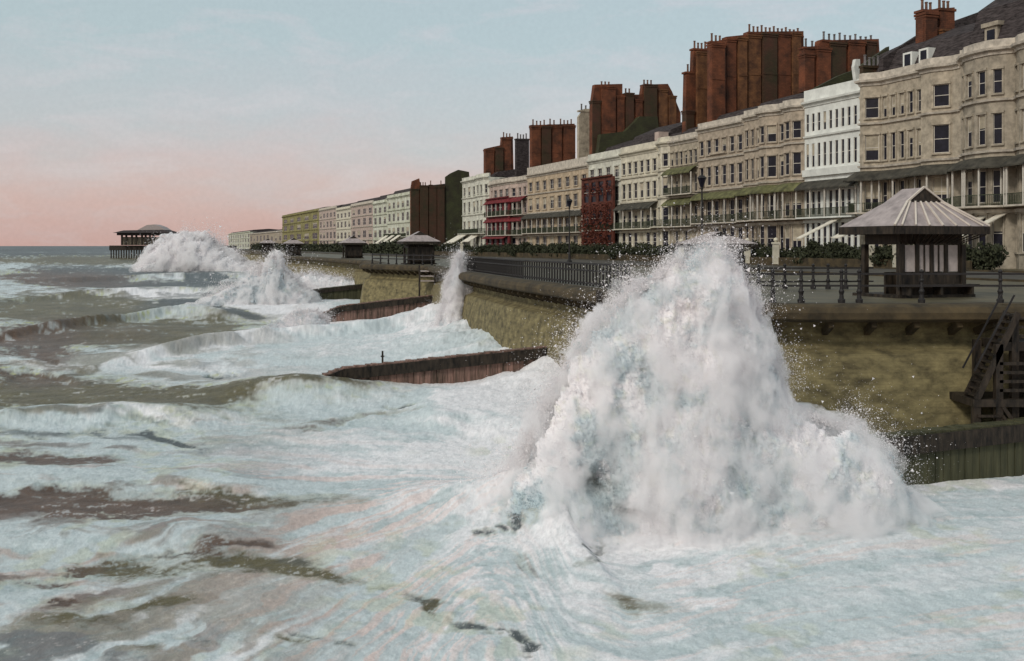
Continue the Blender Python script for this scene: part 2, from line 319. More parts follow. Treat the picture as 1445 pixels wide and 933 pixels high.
    for q in balc:
        z = fl[q][0]-.3; o = canw
        b = MB().sweep(poly, [(-.05,z-.2),(o,z-.16),(o,z),(-.05,z)], closed=True).build('balcony', tm, e)
        rr = MB(); rr.sweep(poly, [(o-.1,z+.95),(o-.05,z+.95),(o-.05,z+1.02),(o-.1,z+1.02)], closed=True); rr.sweep(poly, [(o-.09,z+.12),(o-.06,z+.12),(o-.06,z+.16),(o-.09,z+.16)], closed=True)
        for i in range(len(poly)-1):
            a = Vector(poly[i]); c = Vector(poly[i+1]); d = c-a; S = d.length
            if S < .3: continue
            t = d/S; nr = Vector((t.y,-t.x)); kk = int(S/.16)
            for j in range(kk+1):
                p = a+t*(j*S/kk)+nr*(o-.075); rr.box(p.x-.022,p.y-.022,z,p.x+.022,p.y+.022,z+.95)
        rr.build('railing', M['irongreen'], b)
    for q in canopy:
        z = fl[q][1]+.25; o = canw+.25
        pr = [(-.02,z+1.0),(o*.35,z+.82),(o*.7,z+.42),(o,z),(o,z-.14),(o-.05,z-.14),(o-.05,z-.02),(o*.7,z+.36),(o*.35,z+.75),(-.02,z+.93)]
        c = MB().sweep(poly, pr, closed=True).build('canopy', M[canm], e)
        if posts:
            z0 = fl[q][0]-.3; first = None
            for i in range(len(poly)-1):
                a = Vector(poly[i]); cc = Vector(poly[i+1]); d = cc-a; S = d.length
                if S < 1.5: continue
                t = d/S; nr = Vector((t.y,-t.x)); kk = max(1, int(S/2.6))
                for j in range(kk+1):
                    p = a+t*(j*S/kk)+nr*(canw-.08)
                    if first is None: first = o_ = MB().box(-.07,-.07,0,.07,.07,z-z0).build('post', M['frame'], e)
                    else: o_ = first.copy(); COL.objects.link(o_); o_.parent = e
                    o_.location = (p.x, p.y, z0)
    if roofh:
        x0, x1 = p0[0]+.2, p1[0]-.2; zb = zc+.15; ym = depth*.5
        rf = MB(); y0 = roofoff
        pr = [(y0,zb),(y0+1.6,zb+roofh*.62),(ym,zb+roofh),(depth-2.2,zb+roofh*.62),(depth-.3,zb)]
        rf.prism(pr, x0, x1); rf.build('roof', M[roofm], e)
    return e, L, fl
def party_wall(parent, P, pts, m, thick=.9, name='chimney', pots=None, potm='pot', zfloor=None, shift=0.0):
    """a chimney stack standing on the party wall at facade pixel P; pts: outline pixels as the photo shows it"""
    Yf = Yat(P); o = parent; org = Vector(o.location); L0 = (org.y-Yf)*1.0628+shift
    poly = [vz(P, x, y) for x, y in pts]
    b = MB().prism(poly, L0-thick/2, L0+thick/2); ch = b.build(name, M[m], o)
    if m in ('brick', 'dkbrick') and len(pts) >= 4 and max(p[1] for p in poly)-min(p[1] for p in poly) > 4:   # separate flue stacks standing proud of the party wall
        va, vb = min(p[0] for p in poly), max(p[0] for p in poly); zlo = min(p[1] for p in poly); s = va+.05; q = 0; rg = random.Random(int(P)); fs = None
        while s < vb-.8:
            wd = min(rg.uniform(1.3, 2.6), vb-s-.05); zt = 1e9
            for (v0, z0), (v1, z1) in zip(poly, poly[1:]):
                for sx in (s+.05, s+wd*.5, s+wd-.05):
                    if v1 > v0+1e-3 and v0 <= sx <= v1: zt = min(zt, z0+(z1-z0)*(sx-v0)/(v1-v0))
            if zt < 1e8 and zt-zlo > 2:
                zt += rg.choice((-.9, -.3, .02, .25)) if not pots else -.28; o_ = .28+.25*(q % 2); f_ = MB()
                f_.box(L0-thick/2-.05, s, zlo, L0+thick/2+o_, s+wd, zt); f_.box(L0-thick/2-.13, s-.07, zt-.5, L0+thick/2+o_+.09, s+wd+.07, zt-.3); f_.box(L0-thick/2-.2, s-.13, zt-.22, L0+thick/2+o_+.16, s+wd+.13, zt+.02)
                if zt-zlo > 7: f_.box(L0-thick/2-.1, s-.03, zlo+(zt-zlo)*.55, L0+thick/2+o_+.06, s+wd+.03, zlo+(zt-zlo)*.55+.15)
                f_.build('flue_stack', M[('brick','brick2','dkbrick')[rg.randrange(3)] if m == 'brick' else m], ch)
                if not pots:
                    for k_i in range(int(wd/.7)): MB().lathe((L0, s+.35+k_i*.7, zt+.02), [(.2,0),(.15,.2),(.14,.75),(.19,.8),(.17,.9)], 7).build('chimney_pot', M[potm], ch)
            q += 1; s += wd+rg.uniform(.15, .5)
    for (xa, xb, y, n) in (pots or []):
        v0, z0 = vz(P, xa, y); v1, z1 = vz(P, xb, y)
        cp = MB().box(L0-thick/2-.1, v0-.25, z0-.25, L0+thick/2+.1, v1+.25, z0+.02).build('chimney_cap', M[m], ch)
        for i in range(n):
            vv = v0+(v1-v0)*(i+.5)/n; h = .95 if i % 3 else 1.2
            MB().lathe((L0, vv, z0+.02), [(.2,0),(.15,.2),(.14,h-.15),(.19,h-.1),(.17,h)], 7).build('chimney_pot', M[potm], ch)
    return ch

def bay_front(e, x0, x1, y, floors, n, m, zt):
    w = MB(); p = (x1-x0)/n; z = 0; T = .3
    for k in range(n+1): w.box(x0+p*k-p*.16, y-T, 0, x0+p*k+p*.16, y, zt)
    for za, zb in floors+[(zt, zt)]:
        for k in range(n): w.box(x0+p*k+p*.16, y-T+.05, z, x0+p*(k+1)-p*.16, y-.02, za)
        z = zb
    w.sweep([(x0-.2,y-T),(x1+.2,y-T)], [(-.05,zt),(.25,zt+.05),(.3,zt+.3),(-.05,zt+.35)], closed=True)
    b = w.build('bay_front', M[m], e)
    for za, zb in floors:
        for k in range(n):
            xa, xb = x0+p*k+p*.16, x0+p*(k+1)-p*.16
            MB().quad((xa,y-.1,za),(xb,y-.1,za),(xb,y-.1,zb),(xa,y-.1,zb)).build('pane', M['glass'], b)
            MB().box(xa,y-.16,(za+zb)/2-.04,xb,y-.11,(za+zb)/2+.04).build('glazing_bar', M['frame'], b)
# --- near grand houses
e0, L, f0 = terrace_house('grand_house', 'grey stucco house with bow front and slate mansard, rightmost in the terrace', 1355, 1508, 20.2, 'grey',
    [(.03,0,0,.3),(.12,-.9,1,.42),(.26,-1.35,1,.42),(.40,-1.35,1,.42),(.50,-.6,1,.42),(.54,0,0,.3),(.64,-.9,1,.42),(.82,-1.3,1,.5),(.95,-.4,1,.42),(1.0,0,0,.3)], roofh=7.5, roofoff=.4, blinds=.25)
for i, s in enumerate((.24,.7)):
    d = MB().box(s*L-.8, .8, 20.5, s*L+.8, 3, 22.9); d.prism([(.6,22.9),(.6,23.3),(3.4,23.3),(3.4,22.9)], s*L-1.05, s*L+1.05)
    dd = d.build('dormer', M['grey'], e0); MB().quad((s*L-.5,.78,20.9),(s*L+.5,.78,20.9),(s*L+.5,.78,22.6),(s*L-.5,.78,22.6)).build('pane', M['glass'], dd)
e1, L, f1 = terrace_house('grand_house', 'grey stucco house with canted end bays just right of the white house', 1218, 1355, 19.9, 'beige',
    [(.02,0,0,.3),(.07,-1.25,1,.5),(.105,-1.25,0,.3),(.20,0,1,.62),(.66,0,5,.40),(.70,-1.0,0,.3),(.80,-1.0,0,.3),(.92,0,1,.62),(1.0,0,0,.3)], roofh=5.2, roofoff=.5, blinds=.25)
party_wall(e1, 1240, [(1243,100),(1243,82),(1300,46),(1395,12),(1440,12),(1440,100)], 'slate', .6, name='gable')
party_wall(e1, 1262, [(1297,70),(1297,16),(1316,14),(1316,40),(1321,40),(1321,14),(1341,12),(1341,70)], 'brick', 1.2, pots=[(1298,1315,15,3),(1322,1340,13,3)])
party_wall(e1, 1222, [(1215,112),(1215,93),(1262,93),(1262,112)], 'dkbrick', .6, pots=[(1217,1260,93,7)], potm='potg')
for xx in (6.2, 8.6):
    dd = MB().box(xx-.7,.7,20.4,xx+.7,3,22.4).build('dormer', M['white'], e1); MB().quad((xx-.45,.68,20.8),(xx+.45,.68,20.8),(xx+.45,.68,22.2),(xx-.45,.68,22.2)).build('pane', M['glass'], dd)
e1.location.z = 0
# --- white house
e2, L, f2 = terrace_house('white_house', 'bright white stuccoed house with two rows of narrow windows above a broad plain fascia', 1135, 1220, 19.1, 'white',
    [(1.0,0,10,.40)], roofh=0, parapet=1.5, canopy=(1,), surround=False, floors=[(1.5,5.0),(6.0,8.9),(11.9,14.8),(16.3,18.5)], blinds=.12)
MB().box(.2,.35,19.2,L-.2,12,20.0).build('roof', M['slate'], e2)
MB().sweep([(0,0),(L,0)], [(-.1,10.3),(.35,10.3),(.45,11.1),(-.1,11.1)], closed=True).build('fascia', M['white'], e2)
party_wall(e2, 1140, [(1142,140),(1142,128),(1180,108),(1206,98),(1252,66),(1252,140)], 'mossy', .6, name='gable')
party_wall(e2, 1207, [(1207,125),(1206,118),(1203,95),(1205,84),(1211,84),(1213,125)], 'white', .5)
# --- the long mauve pair
e3, L, f3 = terrace_house('terrace_house', 'brownish grey house left of the white one, with olive canopy and wide bay windows', 1050, 1135, 18.9, 'mauve',
    [(.30,0,3,.42),(.36,-.9,0,.3),(.48,-.9,1,.5),(.58,0,1,.6),(.72,0,1,.42),(.76,-.8,0,.3),(.88,-.8,1,.5),(.97,0,1,.6),(1.0,0,0,.3)], canm='canopyg', roofh=3, balc=(1,), blinds=.2)
party_wall(e3, 1054, [(1130,130),(1131,67),(1152,66),(1153,58),(1236,56),(1240,130)], 'brick', 1.1, pots=[(1158,1232,57,10),(1132,1150,67,2)], potm='potg')
e3b, L, _ = terrace_house('terrace_house', 'beige five bay house with pediment over its middle windows, under the tallest chimney wall', 985, 1050, 18.5, 'mauve',
    [(1.0,0,6,.46)], canm='canopyg', roofh=3, blinds=.2)
MB().prism([(-.35,14.7),(-.35,15.0),(-.05,15.0),(-.05,14.7)], L*.3, L*.62).build('pediment', M['mauve'], e3b)
party_wall(e3b, 986, [(1021,175),(1021,53),(1050,50),(1052,46),(1130,45),(1132,175)], 'brick', 1.2, pots=[(1054,1128,46,13)])
party_wall(e3b, 990, [(1000,175),(1000,60),(1019,57),(1019,175)], 'brick', 1.0, pots=[(1001,1018,59,3)])
e4, L, _ = terrace_house('terrace_house', 'narrow beige house with two green canopies below a dark roof', 945, 985, 17.5, 'beige', [(1.0,0,6,.5)], canopy=(1,2), canm='canopyg', balc=(1,2), roofh=3, blinds=.3)
party_wall(e4, 946, [(964,190),(966,103),(975,100),(976,72),(998,68),(999,190)], 'brick', 1.0, pots=[(977,997,69,4),(966,974,102,1)])
e4b, L, _ = terrace_house('terrace_house', 'cream house with three narrow floors of windows and a canopied balcony', 928, 945, 17.6, 'cream', [(.5,-.5,1,.4),(1.0,0,1,.5)], canopy=(), balc=(1,), roofh=2.5, blinds=.1)
e5, L, _ = terrace_house('terrace_house', 'pale cream house with pinkish parapet beside the creeper clad house', 876, 928, 17.1, 'cream', [(1.0,0,6,.46)], canm='canopy', balc=(1,), roofh=4.5, blinds=.15, parapet=1.1)
MB().prism([(.1,18.2),(.1,19.6),(1.8,19.6),(1.8,18.2)], L*.9, L*1.0).build('dormer', M['pink'], e5)
e6, L, _ = terrace_house('terrace_house', 'white topped house whose lower floors are hidden by dark red creeper', 830, 876, 16.9, 'pale', [(1.0,0,4,.42)], canopy=(), balc=(1,), roofh=3.5, blinds=.1, parapet=1.2)
party_wall(e6, 831, [(833,262),(833,150),(837,120),(876,119),(876,134),(903,134),(905,120),(940,119),(946,130),(958,160),(958,262)], 'brick', 1.1)
party_wall(e6, 836, [(836,260),(845,190),(880,186),(900,165),(925,165),(935,260)], 'mossy', 1.3, name='gable')

e7, L, _ = terrace_house('terrace_house', 'pinkish ochre seven bay house with broad white string course and dark veranda', 744, 830, 16.3, 'ochre', [(1.0,0,8,.42)], canopy=(1,), balc=(1,), roofh=2.2, blinds=.2, parapet=1.6)
party_wall(e7, 814, [(815,235),(815,165),(823,154),(830,154),(831,235)], 'beige', .8, pots=[(817,829,156,2)], potm='potg')
party_wall(e7, 746, [(748,262),(748,177),(809,175),(809,262)], 'brick', 1.1, pots=[(749,770,177,4),(773,784,176,2),(788,808,176,4)])
e8, L, _ = terrace_house('terrace_house', 'pink washed house with rows of crimson awnings over its balconies', 690, 744, 15.6, 'pink', [(.06,0,0,.3),(.2,-.8,1,.4),(.66,-.8,3,.45),(.76,0,1,.4),(1.0,0,2,.4)], canopy=(1,2), canm='canopyr', balc=(1,2), roofh=2.4, blinds=.1)
e8l = [c for c in e8.children]
MB().prism([(-2.6,3.6),(-2.6,3.7),(-.2,4.9),(-.2,4.75)], L*.08, L*.68).build('awning', M['canopyr'], e8)
bay_front(e8, L*.12, L*.70, -1.25, [(1.2,3.9),(5.2,7.2),(9.2,11.4)], 4, 'redpaint', 12.2)
party_wall(e8, 682, [(683,280),(683,210),(706,205),(707,194),(722,193),(724,280)], 'brick', 1.2, pots=[(708,721,194,3)])
party_wall(e8, 722, [(727,270),(727,196),(745,196),(745,270)], 'slate', 1.0, pots=[(728,744,196,4)], potm='potg')
e9, L, _ = terrace_house('terrace_house', 'tall white house on the corner left of the crimson awnings', 652, 690, 17.6, 'pale', [(.55,0,3,.32),(.65,-.8,1,.3),(.9,-.8,2,.4),(1.0,0,1,.3)], canopy=(), balc=(1,), roofh=1.8, blinds=.1)
MB().prism([(-4.5,2.6),(-4.5,2.75),(-.2,5.2),(-.2,5.0)], 0, L*.3).build('awning', M['canvas'], e9)
MB().prism([(-3.6,3.0),(-3.6,3.15),(-.2,5.2),(-.2,5.0)], L*.55, L*.8).build('awning', M['canvas'], e9)
e10, L, _ = terrace_house('terrace_house', 'pale green house with white awnings next to the dark brick gable', 546, 578, 16.9, 'lime', [(1.0,0,5,.40)], canopy=(), balc=(1,), roofh=3.5, blinds=.3, depth=26, surround=False)
for s in (.1,.38,.66):
    MB().prism([(-4.6,2.8),(-4.6,3.0),(-.2,6.0),(-.2,5.8)], L*s, L*(s+.13)).build('awning', M['canvas'], e10)
party_wall(e10, 578, [(578,352),(578,268),(580,256),(590,252),(592,262),(603,262),(603,352)], 'brick', .8, name='gable', shift=.5)
party_wall(e10, 578, [(603,352),(603,262),(626,262),(627,352)], 'dkbrick', .8, name='gable', shift=.55, pots=[(605,608,261,1),(619,623,261,1)])
party_wall(e10, 578, [(627,352),(627,250),(634,245),(645,240),(660,243),(668,352)], 'mossy', .8, name='gable', shift=.6)
for (xa, xb, zc, m_, lb, n, rh) in ((495,526,16.4,'pink','narrow pinkish grey house with dark roof left of the pale green house',4,3),
        (526,546,15.9,'lime','lower pale greenish house adjoining the one with the white awnings',3,4.2),
        (474,495,15.9,'cream','dull cream house left of the narrow pinkish grey one',4,3.4),
        (450,474,17.0,'pink','long pink house beside the olive green hotel',5,1.8),
        (398,450,17.2,'green','olive green hotel block with flat roof and heavy cornice',5,2.2)):
    ee, L, _ = terrace_house('distant_house', lb, xa, xb, zc, m_, [(1.0,0,n,.4)], canopy=(), balc=(), roofh=rh, surround=False, blinds=.3, depth=20)
ee, L, _ = terrace_house('distant_house', 'farthest yellow green row of houses, low beside the pier spray', 322, 352, 11.5, 'lime', [(1.0,0,9,.35)], canopy=(), balc=(), roofh=2, surround=False, depth=25, parapet=.5, floors=[(2,6),(8,12),(13.6,17.6)])
ee, L, _ = terrace_house('distant_house', 'low brown house between the olive hotel and the farthest row', 352, 398, 9.8, 'mauve', [(1.0,0,9,.35)], canopy=(), balc=(), roofh=2, surround=False, depth=25, parapet=.5, floors=[(2,7),(10,17)])
MB().box(L*.97,.5,9,L*1.0,20,12).build('chimney', M['dkbrick'], ee)

# ------------------------------------------------------------------ foliage
def leaves(n, rad, size, lumps=7, seed=1, box=None):
    rg = np.random.default_rng(seed)
    if box is None:
        c = rg.uniform(-1, 1, (lumps, 3))*np.array(rad)*.5; c[:, 2] = abs(c[:, 2])+rad[2]*.45; r = rg.uniform(.4, .62, lumps)
        k = rg.integers(0, lumps, n); d = rg.normal(size=(n, 3)); d /= np.linalg.norm(d, axis=1)[:, None]
        p = c[k]+d*np.array(rad)*(r[k]*rg.uniform(.6, 1.05, n))[:, None]; p[:, 2] = np.maximum(p[:, 2], .05)
    else:
        p = rg.uniform(0, 1, (n, 3))*np.array(box)
    a = rg.normal(size=(n, 3)); a /= np.linalg.norm(a, axis=1)[:, None]; b = np.cross(a, rg.normal(size=(n, 3))); b /= np.linalg.norm(b, axis=1)[:, None]
    s = rg.uniform(.6, 1.3, n)[:, None]*size
    V = np.stack([p-a*s-b*s*.5, p+a*s-b*s*.5, p+a*s*.8+b*s*.6, p-a*s*.8+b*s*.6], 1).reshape(-1, 3)
    return V, np.arange(n*4).reshape(-1, 4)
protos = []
for s in range(3):
    V, Fc = leaves(1500, (1.9, 1.9, 1.35), .13, 8+s, seed=s+3); o = npmesh('shrub', V, Fc, M['leaf'], smooth=False); protos.append(o)
V, Fc = leaves(1500, (1.0, 1.0, 1.9), .12, 6, seed=9); cone = npmesh('shrub', V, Fc, M['leaf'], smooth=False); protos.append(cone)
NEARS = ['the grey bow-fronted house', 'the grey canted house', 'the white house', 'the brownish grey house', 'the beige house with the pediment', 'the narrow beige house', 'the cream house', 'the pale cream house', 'the creeper clad house', 'the ochre house', 'the pink house', 'the corner white house']
EDGES = [1355,1218,1135,1050,985,945,928,876,830,744,690,652]
used = set(); cnt = {}
def shrub(px, d, k, sz, hz):
    Y0 = Yat(px); v = -d; x, y = tl(Y0, v); i = next((j for j, q in enumerate(EDGES) if px > q), 11)
    o = protos[k] if k not in used else protos[k].copy()
    if k in used: COL.objects.link(o)
    used.add(k); o.location = (x, y, 0); o.scale = (sz, sz, hz); o.rotation_euler = (0, 0, random.random()*6)
    tag(o, 'dark green rounded shrubs in the garden in front of '+NEARS[i] if k < 3 else 'tall dark conical shrub in the garden before '+NEARS[i], 'shrub', 'garden shrubs in front of '+NEARS[i] if k < 3 else 'conical garden shrubs in front of '+NEARS[i])
random.seed(3)
px = 1500
while px > 655:
    if not any(a < px < b for a, b in ((1118,1131),(1158,1166))):
        shrub(px, 7.5+random.random()*1.5, random.randrange(3), random.uniform(.85, 1.2), random.uniform(.75, 1.25) if px > 1000 else random.uniform(.9, 1.45))
    px -= max(7, 9.5*(px-182)/800*random.uniform(.7, 1.3))
for px in (1147, 1245, 1420): shrub(px, 8.5, 3, 1.0, .95)
# distant hedge on the promenade beyond the gap
for i, (xa, xb, h) in enumerate(((600,652,3.4),(520,600,3.0),(430,520,3.2),(385,430,3.6))):
    Ya, Yb = Yat(xa), Yat(xb); n = 2600; t = RNG.random(n); d = RNG.uniform(-13,-8, n); Y = Yb+(Ya-Yb)*t
    x = 80.9-.36*Y+.941*d; y = Y+.339*d; z = RNG.random(n)*h*(.6+.5*fbm(t*14, t*0, 3, 5+i))
    V, Fc = leaves(n, (1,1,1), .38, box=(0,0,0), seed=i+20); V = V+np.repeat(np.stack([x, y, z], 1), 4, 0)
    o = npmesh('hedge', V, Fc, M['leaf'], smooth=False)
    tag(o, ['dark hedge below the tall brick gable', 'brown hedge in front of the pale green house awnings', 'brown hedge in front of the pink distant houses', 'low hedge before the olive green hotel'][i], 'hedge')
# red creeper on the veranda of the white topped house
Yf, Yn = Yat(832), Yat(874); L6 = (Yf-Yn)*1.0628; n = 3200
V, Fc = leaves(n, (1,1,1), .16, box=(0,0,0), seed=40); p = np.stack([RNG.random(n)*L6, -RNG.random(n)*.5-1.1, RNG.random(n)**1.4*12.6], 1)
lump = fbm(p[:, 0]*.8, p[:, 2]*.8, 3, 3); p[:, 1] -= lump*.7
keep = ~((p[:, 2] > 9.3) & (p[:, 2] < 10.6)) & ((lump > .30) | (p[:, 2] < 9)) & ~((np.mod(p[:, 0], L6/4) < .35*L6/4) & (p[:, 2] > 9)); keep4 = np.repeat(keep, 4)
V = (V+np.repeat(p, 4, 0))[keep4]; Fc = np.arange(len(V)).reshape(-1, 4)
cr = npmesh('creeper', V, Fc, M['creeper'], smooth=False); cr.location = (80.9-.36*Yf, Yf, 0); cr.rotation_euler = (0, 0, TH)
tag(cr, 'dark red creeper covering the lower floors of the white topped house', 'climbing plant')
bay_front(e6, .1, L6+.2, -.9, [(1.0,4.0),(5.4,8.2),(9.6,13.0)], 4, 'redbrown', 13.6)
# garden walls and gate piers
Yf, Yn = Yat(655), Yat(1500)
gw = MB().sweep([tl(Yf,-10.2), tl(Yn,-10.2)], [(0,0),(0,.85),(-.25,.85),(-.25,0)], closed=True).build('garden_wall', M['coping']); tag(gw, 'low brown garden wall running in front of the terrace shrubs', 'wall')
pier = MB().box(-.3,-.3,0,.3,.3,2.3); pier.box(-.4,-.4,2.3,.4,.4,2.5); pier.lathe((0,0,2.5), [(.1,0),(.26,.2),(.2,.42),(.02,.5)], 8); pp = pier.build('gate_pier', M['cream'])
for i, px in enumerate((1125,1162,1206,1122,1060,1351,1391,668,716)):
    o = pp if i == 0 else pp.copy()
    if i: COL.objects.link(o)
    x, y = tl(Yat(px), -10.3 if px != 1122 else -9); o.location = (x, y, 0); o.scale = (1,1,1) if px != 1125 else (1.7,1.7,1.15)
    tag(o, ['broad pale gate pier between shrubs at the white house corner','cream gate pier beside the tall conical shrub','cream gate pier before the right part of the white house','slim pale pier behind the broad one','pale gate pier below the brownish grey house','cream gate pier seen just right of the big shelter','cream gate pier near the right edge of the picture','pale gate pier in front of the corner white house','pale gate pier in front of the crimson awnings'][i], 'gate pier')
# white canvas awnings over the near gardens
def awn(px, lab, w=3.2):
    x, y = tl(Yat(px), -2.0); a = empty('awning', (x, y, 0), TH); tag(a, lab, 'awning')
    MB().prism([(-3.6,2.9),(-3.6,3.0),(1.9,5.4),(1.9,5.3)], -w/2, w/2).build('canvas', M['canvas'], a)
    for s in (-1, 1): MB().bar((s*w/2,-3.5,0), (s*w/2,-3.5,2.9), .08).build('pole', M['frame'], a)
awn(1186, 'white canvas awning over the door of the white house', 1.0); awn(1240, 'white canvas awning left of the big shelter', 1.6)
for i, px in enumerate((1380,1402,1424)): awn(px, ['white canvas awning just right of the big shelter','middle white canvas awning right of the big shelter','white canvas awning nearest the right edge'][i], .9)

# ------------------------------------------------------------------ shelters
def shelter(loc, sx, sy, rz, label, roofm, zb=2.9, zt=4.5, detailed=True, group=None):
    e = empty('shelter', loc, rz); tag(e, label, 'shelter')
    X, Y_ = sx/2, sy/2; g_ = sx*.19; zg = zb+(zt-zb)*.62; yr = Y_*.42
    r = MB()     # hip roof with gablets facing +-y ends; ridge along local y
    zz = zt; gl = g_
    r.quad((-X,-Y_,zb),(-gl,-yr,zg),(0,-yr*.9,zz),(0,yr*.9,zz),(-gl,yr,zg),(-X,Y_,zb)); r.quad((X,-Y_,zb),(X,Y_,zb),(gl,yr,zg),(0,yr*.9,zz),(0,-yr*.9,zz),(gl,-yr,zg))
    r.quad((-X,-Y_,zb),(X,-Y_,zb),(gl,-yr,zg),(-gl,-yr,zg)); r.quad((X,Y_,zb),(-X,Y_,zb),(-gl,yr,zg),(gl,yr,zg))
    r.quad((-X,-Y_,zb),(-X,Y_,zb),(X,Y_,zb),(X,-Y_,zb))
    ro = r.build('roof', M[roofm], e)
    MB().quad((-gl,-yr+.02,zg),(gl,-yr+.02,zg),(0,-yr*.9+.02,zz-.03)).build('gablet', M['timber'], ro)
    if detailed:
        rb = MB(); n = 7
        for i in range(n):
            s = -1+2*(i+.5)/n; b0 = (s*X,-Y_-.01,zb+.03); b1 = (s*gl,-yr-.01,zg+.03); rb.bar(b0, b1, .07, .06)
        rb.bar((-X,-Y_,zb+.03),(-gl,-yr,zg+.03),.09,.07); rb.bar((-gl,-yr,zg+.03),(0,-yr*.9,zz+.03),.09,.07); rb.bar((X,-Y_,zb+.03),(gl,-yr,zg+.03),.09,.07); rb.bar((gl,-yr,zg+.03),(0,-yr*.9,zz+.03),.09,.07)
        rb.build('rib', M['rib'], ro)
    fc = MB(); fh = .32*zb/2.9
    for (a, b) in (((-X,-Y_),(X,-Y_)),((X,-Y_),(X,Y_)),((X,Y_),(-X,Y_)),((-X,Y_),(-X,-Y_))): fc.bar((a[0],a[1],zb-fh/2-.01),(b[0],b[1],zb-fh/2-.01),.06,fh)
    for q in range(14):
        s = -X+2*X*(q+.5)/14; fc.bar((s,-Y_,zb-fh-.02),(s*.62,-Y_*.55,zb-fh*2.4),.05)
    fc.build('fascia', M['timber'], e)
    bx, by = X*.66, Y_*.62; h2 = zb-.32
    MB().box(-bx,-by,h2-.42,bx,by,h2).build('frieze', M['timber'], e)
    MB().box(-bx*1.25,-by*1.3,0,bx*1.25,by*1.3,.12).build('plinth', M['timber'], e)
    for sx_ in (-1,1):
        for sy_ in (-1,1): MB().box(sx_*bx-.11,sy_*by-.11,.12,sx_*bx+.11,sy_*by+.11,h2-.42).build('post', M['timber'], e)
    # cross screens above bench height, seen through the open sides
    MB().box(-bx+.12,-.05,.12,bx-.12,.05,1.02).build('screen', M['timber'], e); MB().box(-.05,-by+.12,.12,.05,by-.12,1.02).build('screen', M['timber'], e)
    if detailed:
        for k in range(5):
            s = -bx+.12+(2*bx-.24)*k/4; MB().box(s-.09,-by-.04,1.02,s+.09,-by+.05,h2-.42).build('mullion', M['timber'], e)
        for k in range(4):
            s0 = -bx+.12+(2*bx-.24)*k/4+.09; s1 = s0+(2*bx-.24)/4-.18; MB().quad((s0,-by+.02,1.05),(s1,-by+.02,1.05),(s1,-by+.02,h2-.45),(s0,-by+.02,h2-.45)).build('panel', M['paint'], e)
            if k in (1, 2): MB().box((s0+s1)/2-.03,-by-.02,1.05,(s0+s1)/2+.03,-by+.015,h2-.45).build('glazing_bar', M['timber'], e)
        for (s0, s1) in ((-bx+.1, bx-.1),): MB().box(s0,-by-.03,.12,s1,-by+.05,1.02).build('bench_back', M['timber'], e)
    else: MB().box(-bx+.1,-by+.05,.12,bx-.1,-by+.12,h2-.42).build('panel', M['timber'], e)
    MB().box(-bx*1.2,-by-.65,.46,bx*1.2,-by-.12,.54).build('bench', M['timber'], e)
    for s in (-1,0,1): MB().box(s*bx-.06,-by-.6,.12,s*bx+.06,-by-.15,.46).build('bench_leg', M['timber'], e)
    return e
SR = math.atan2(.34,.94)
shelter((16.75,44.4,0), 4.75, 3.5, SR, 'large promenade shelter with ribbed grey lead roof and dark timber posts', 'lead')
shelter((-10.7,122,0), 4.4, 3.0, SR, 'shelter with brown hipped roof on the far projecting bastion', 'lead', 2.6, 3.75, False)
shelter((-27,180,0), 4.2, 3.2, SR, 'smaller shelter with bluish roof, left of the one on the bastion', 'lead', 2.6, 3.8, False)
shelter((-46.5,226,0), 4.2, 3.2, SR, 'distant shelter in front of the olive green hotel', 'lead', 2.6, 3.8, False)
shelter((-77,335,0), 5.0, 3.6, SR, 'farthest small shelter, left of the olive green hotel', 'lead', 3, 4.4, False)
shelter((13.6,71,0), 4.4, 3.4, SR, 'brown roofed shelter partly hidden behind the top of the tallest splash', 'lead', 2.25, 3.05, False)

# ------------------------------------------------------------------ railings, lamps, steps
PROF = [(.13,0),(.14,.12),(.09,.16),(.075,.3),(.11,.42),(.07,.5),(.055,.75),(.09,.82),(.06,.88),(.06,1.08),(.09,1.14),(.03,1.22)]
postmesh = MB().lathe((0,0,0), PROF, 8)
def railing(label, pts, posts, z=0.03, hs=(1.05,.62), rad=.07, post=postmesh, m='iron', sc_=1):
    e = empty('railing', (pts[0][0], pts[0][1], z)); tag(e, label, 'railing'); o = Vector((pts[0][0], pts[0][1]))
    rl = MB()
    for a, b in zip(pts, pts[1:]):
        for h in hs: rl.bar((a[0]-o.x, a[1]-o.y, h), (b[0]-o.x, b[1]-o.y, h), rad)
    rl.build('rails', M[m], e); first = None
    for x, y in posts:
        if first is None: first = post.build('post', M[m], e); q = first
        else: q = first.copy(); COL.objects.link(q); q.parent = e
        q.location = (x-o.x, y-o.y, 0)
    return e
Yr = 38.6
railing('dark iron railing on the near edge of the promenade beside the big shelter', [(9.2,39.2),(9.45,Yr),(19.5,Yr)], [((px-722)/1500*Yr, Yr) for px in (1090,1130,1187,1212,1300,1411)]+[(19.3,Yr)])
railing('second dark railing farther back, between the splash and the shelter', [(9.9,50.5),(17.5,51.5)], [((px-722)/1500*51, 51) for px in (1020,1037,1053,1070,1107,1147,1168,1193,1216)], hs=(1.0,.7,.35))
bal = MB().box(-.05,-.05,0,.05,.05,1.1)
pl = [(4.9,49),(2.6,58),(.2,67),(-3.9,87),(-5.6,98)]; S = []; tot = sum((Vector(b)-Vector(a)).length for a, b in zip(pl, pl[1:])); nb = 98
for i in range(nb):
    d = tot*(i/(nb-1))**1.0
    for a, b in zip(pl, pl[1:]):
        l = (Vector(b)-Vector(a)).length
        if d <= l+1e-6: q = Vector(a)+(Vector(b)-Vector(a))*(d/l); S.append((q.x+.5, q.y)); break
        d -= l
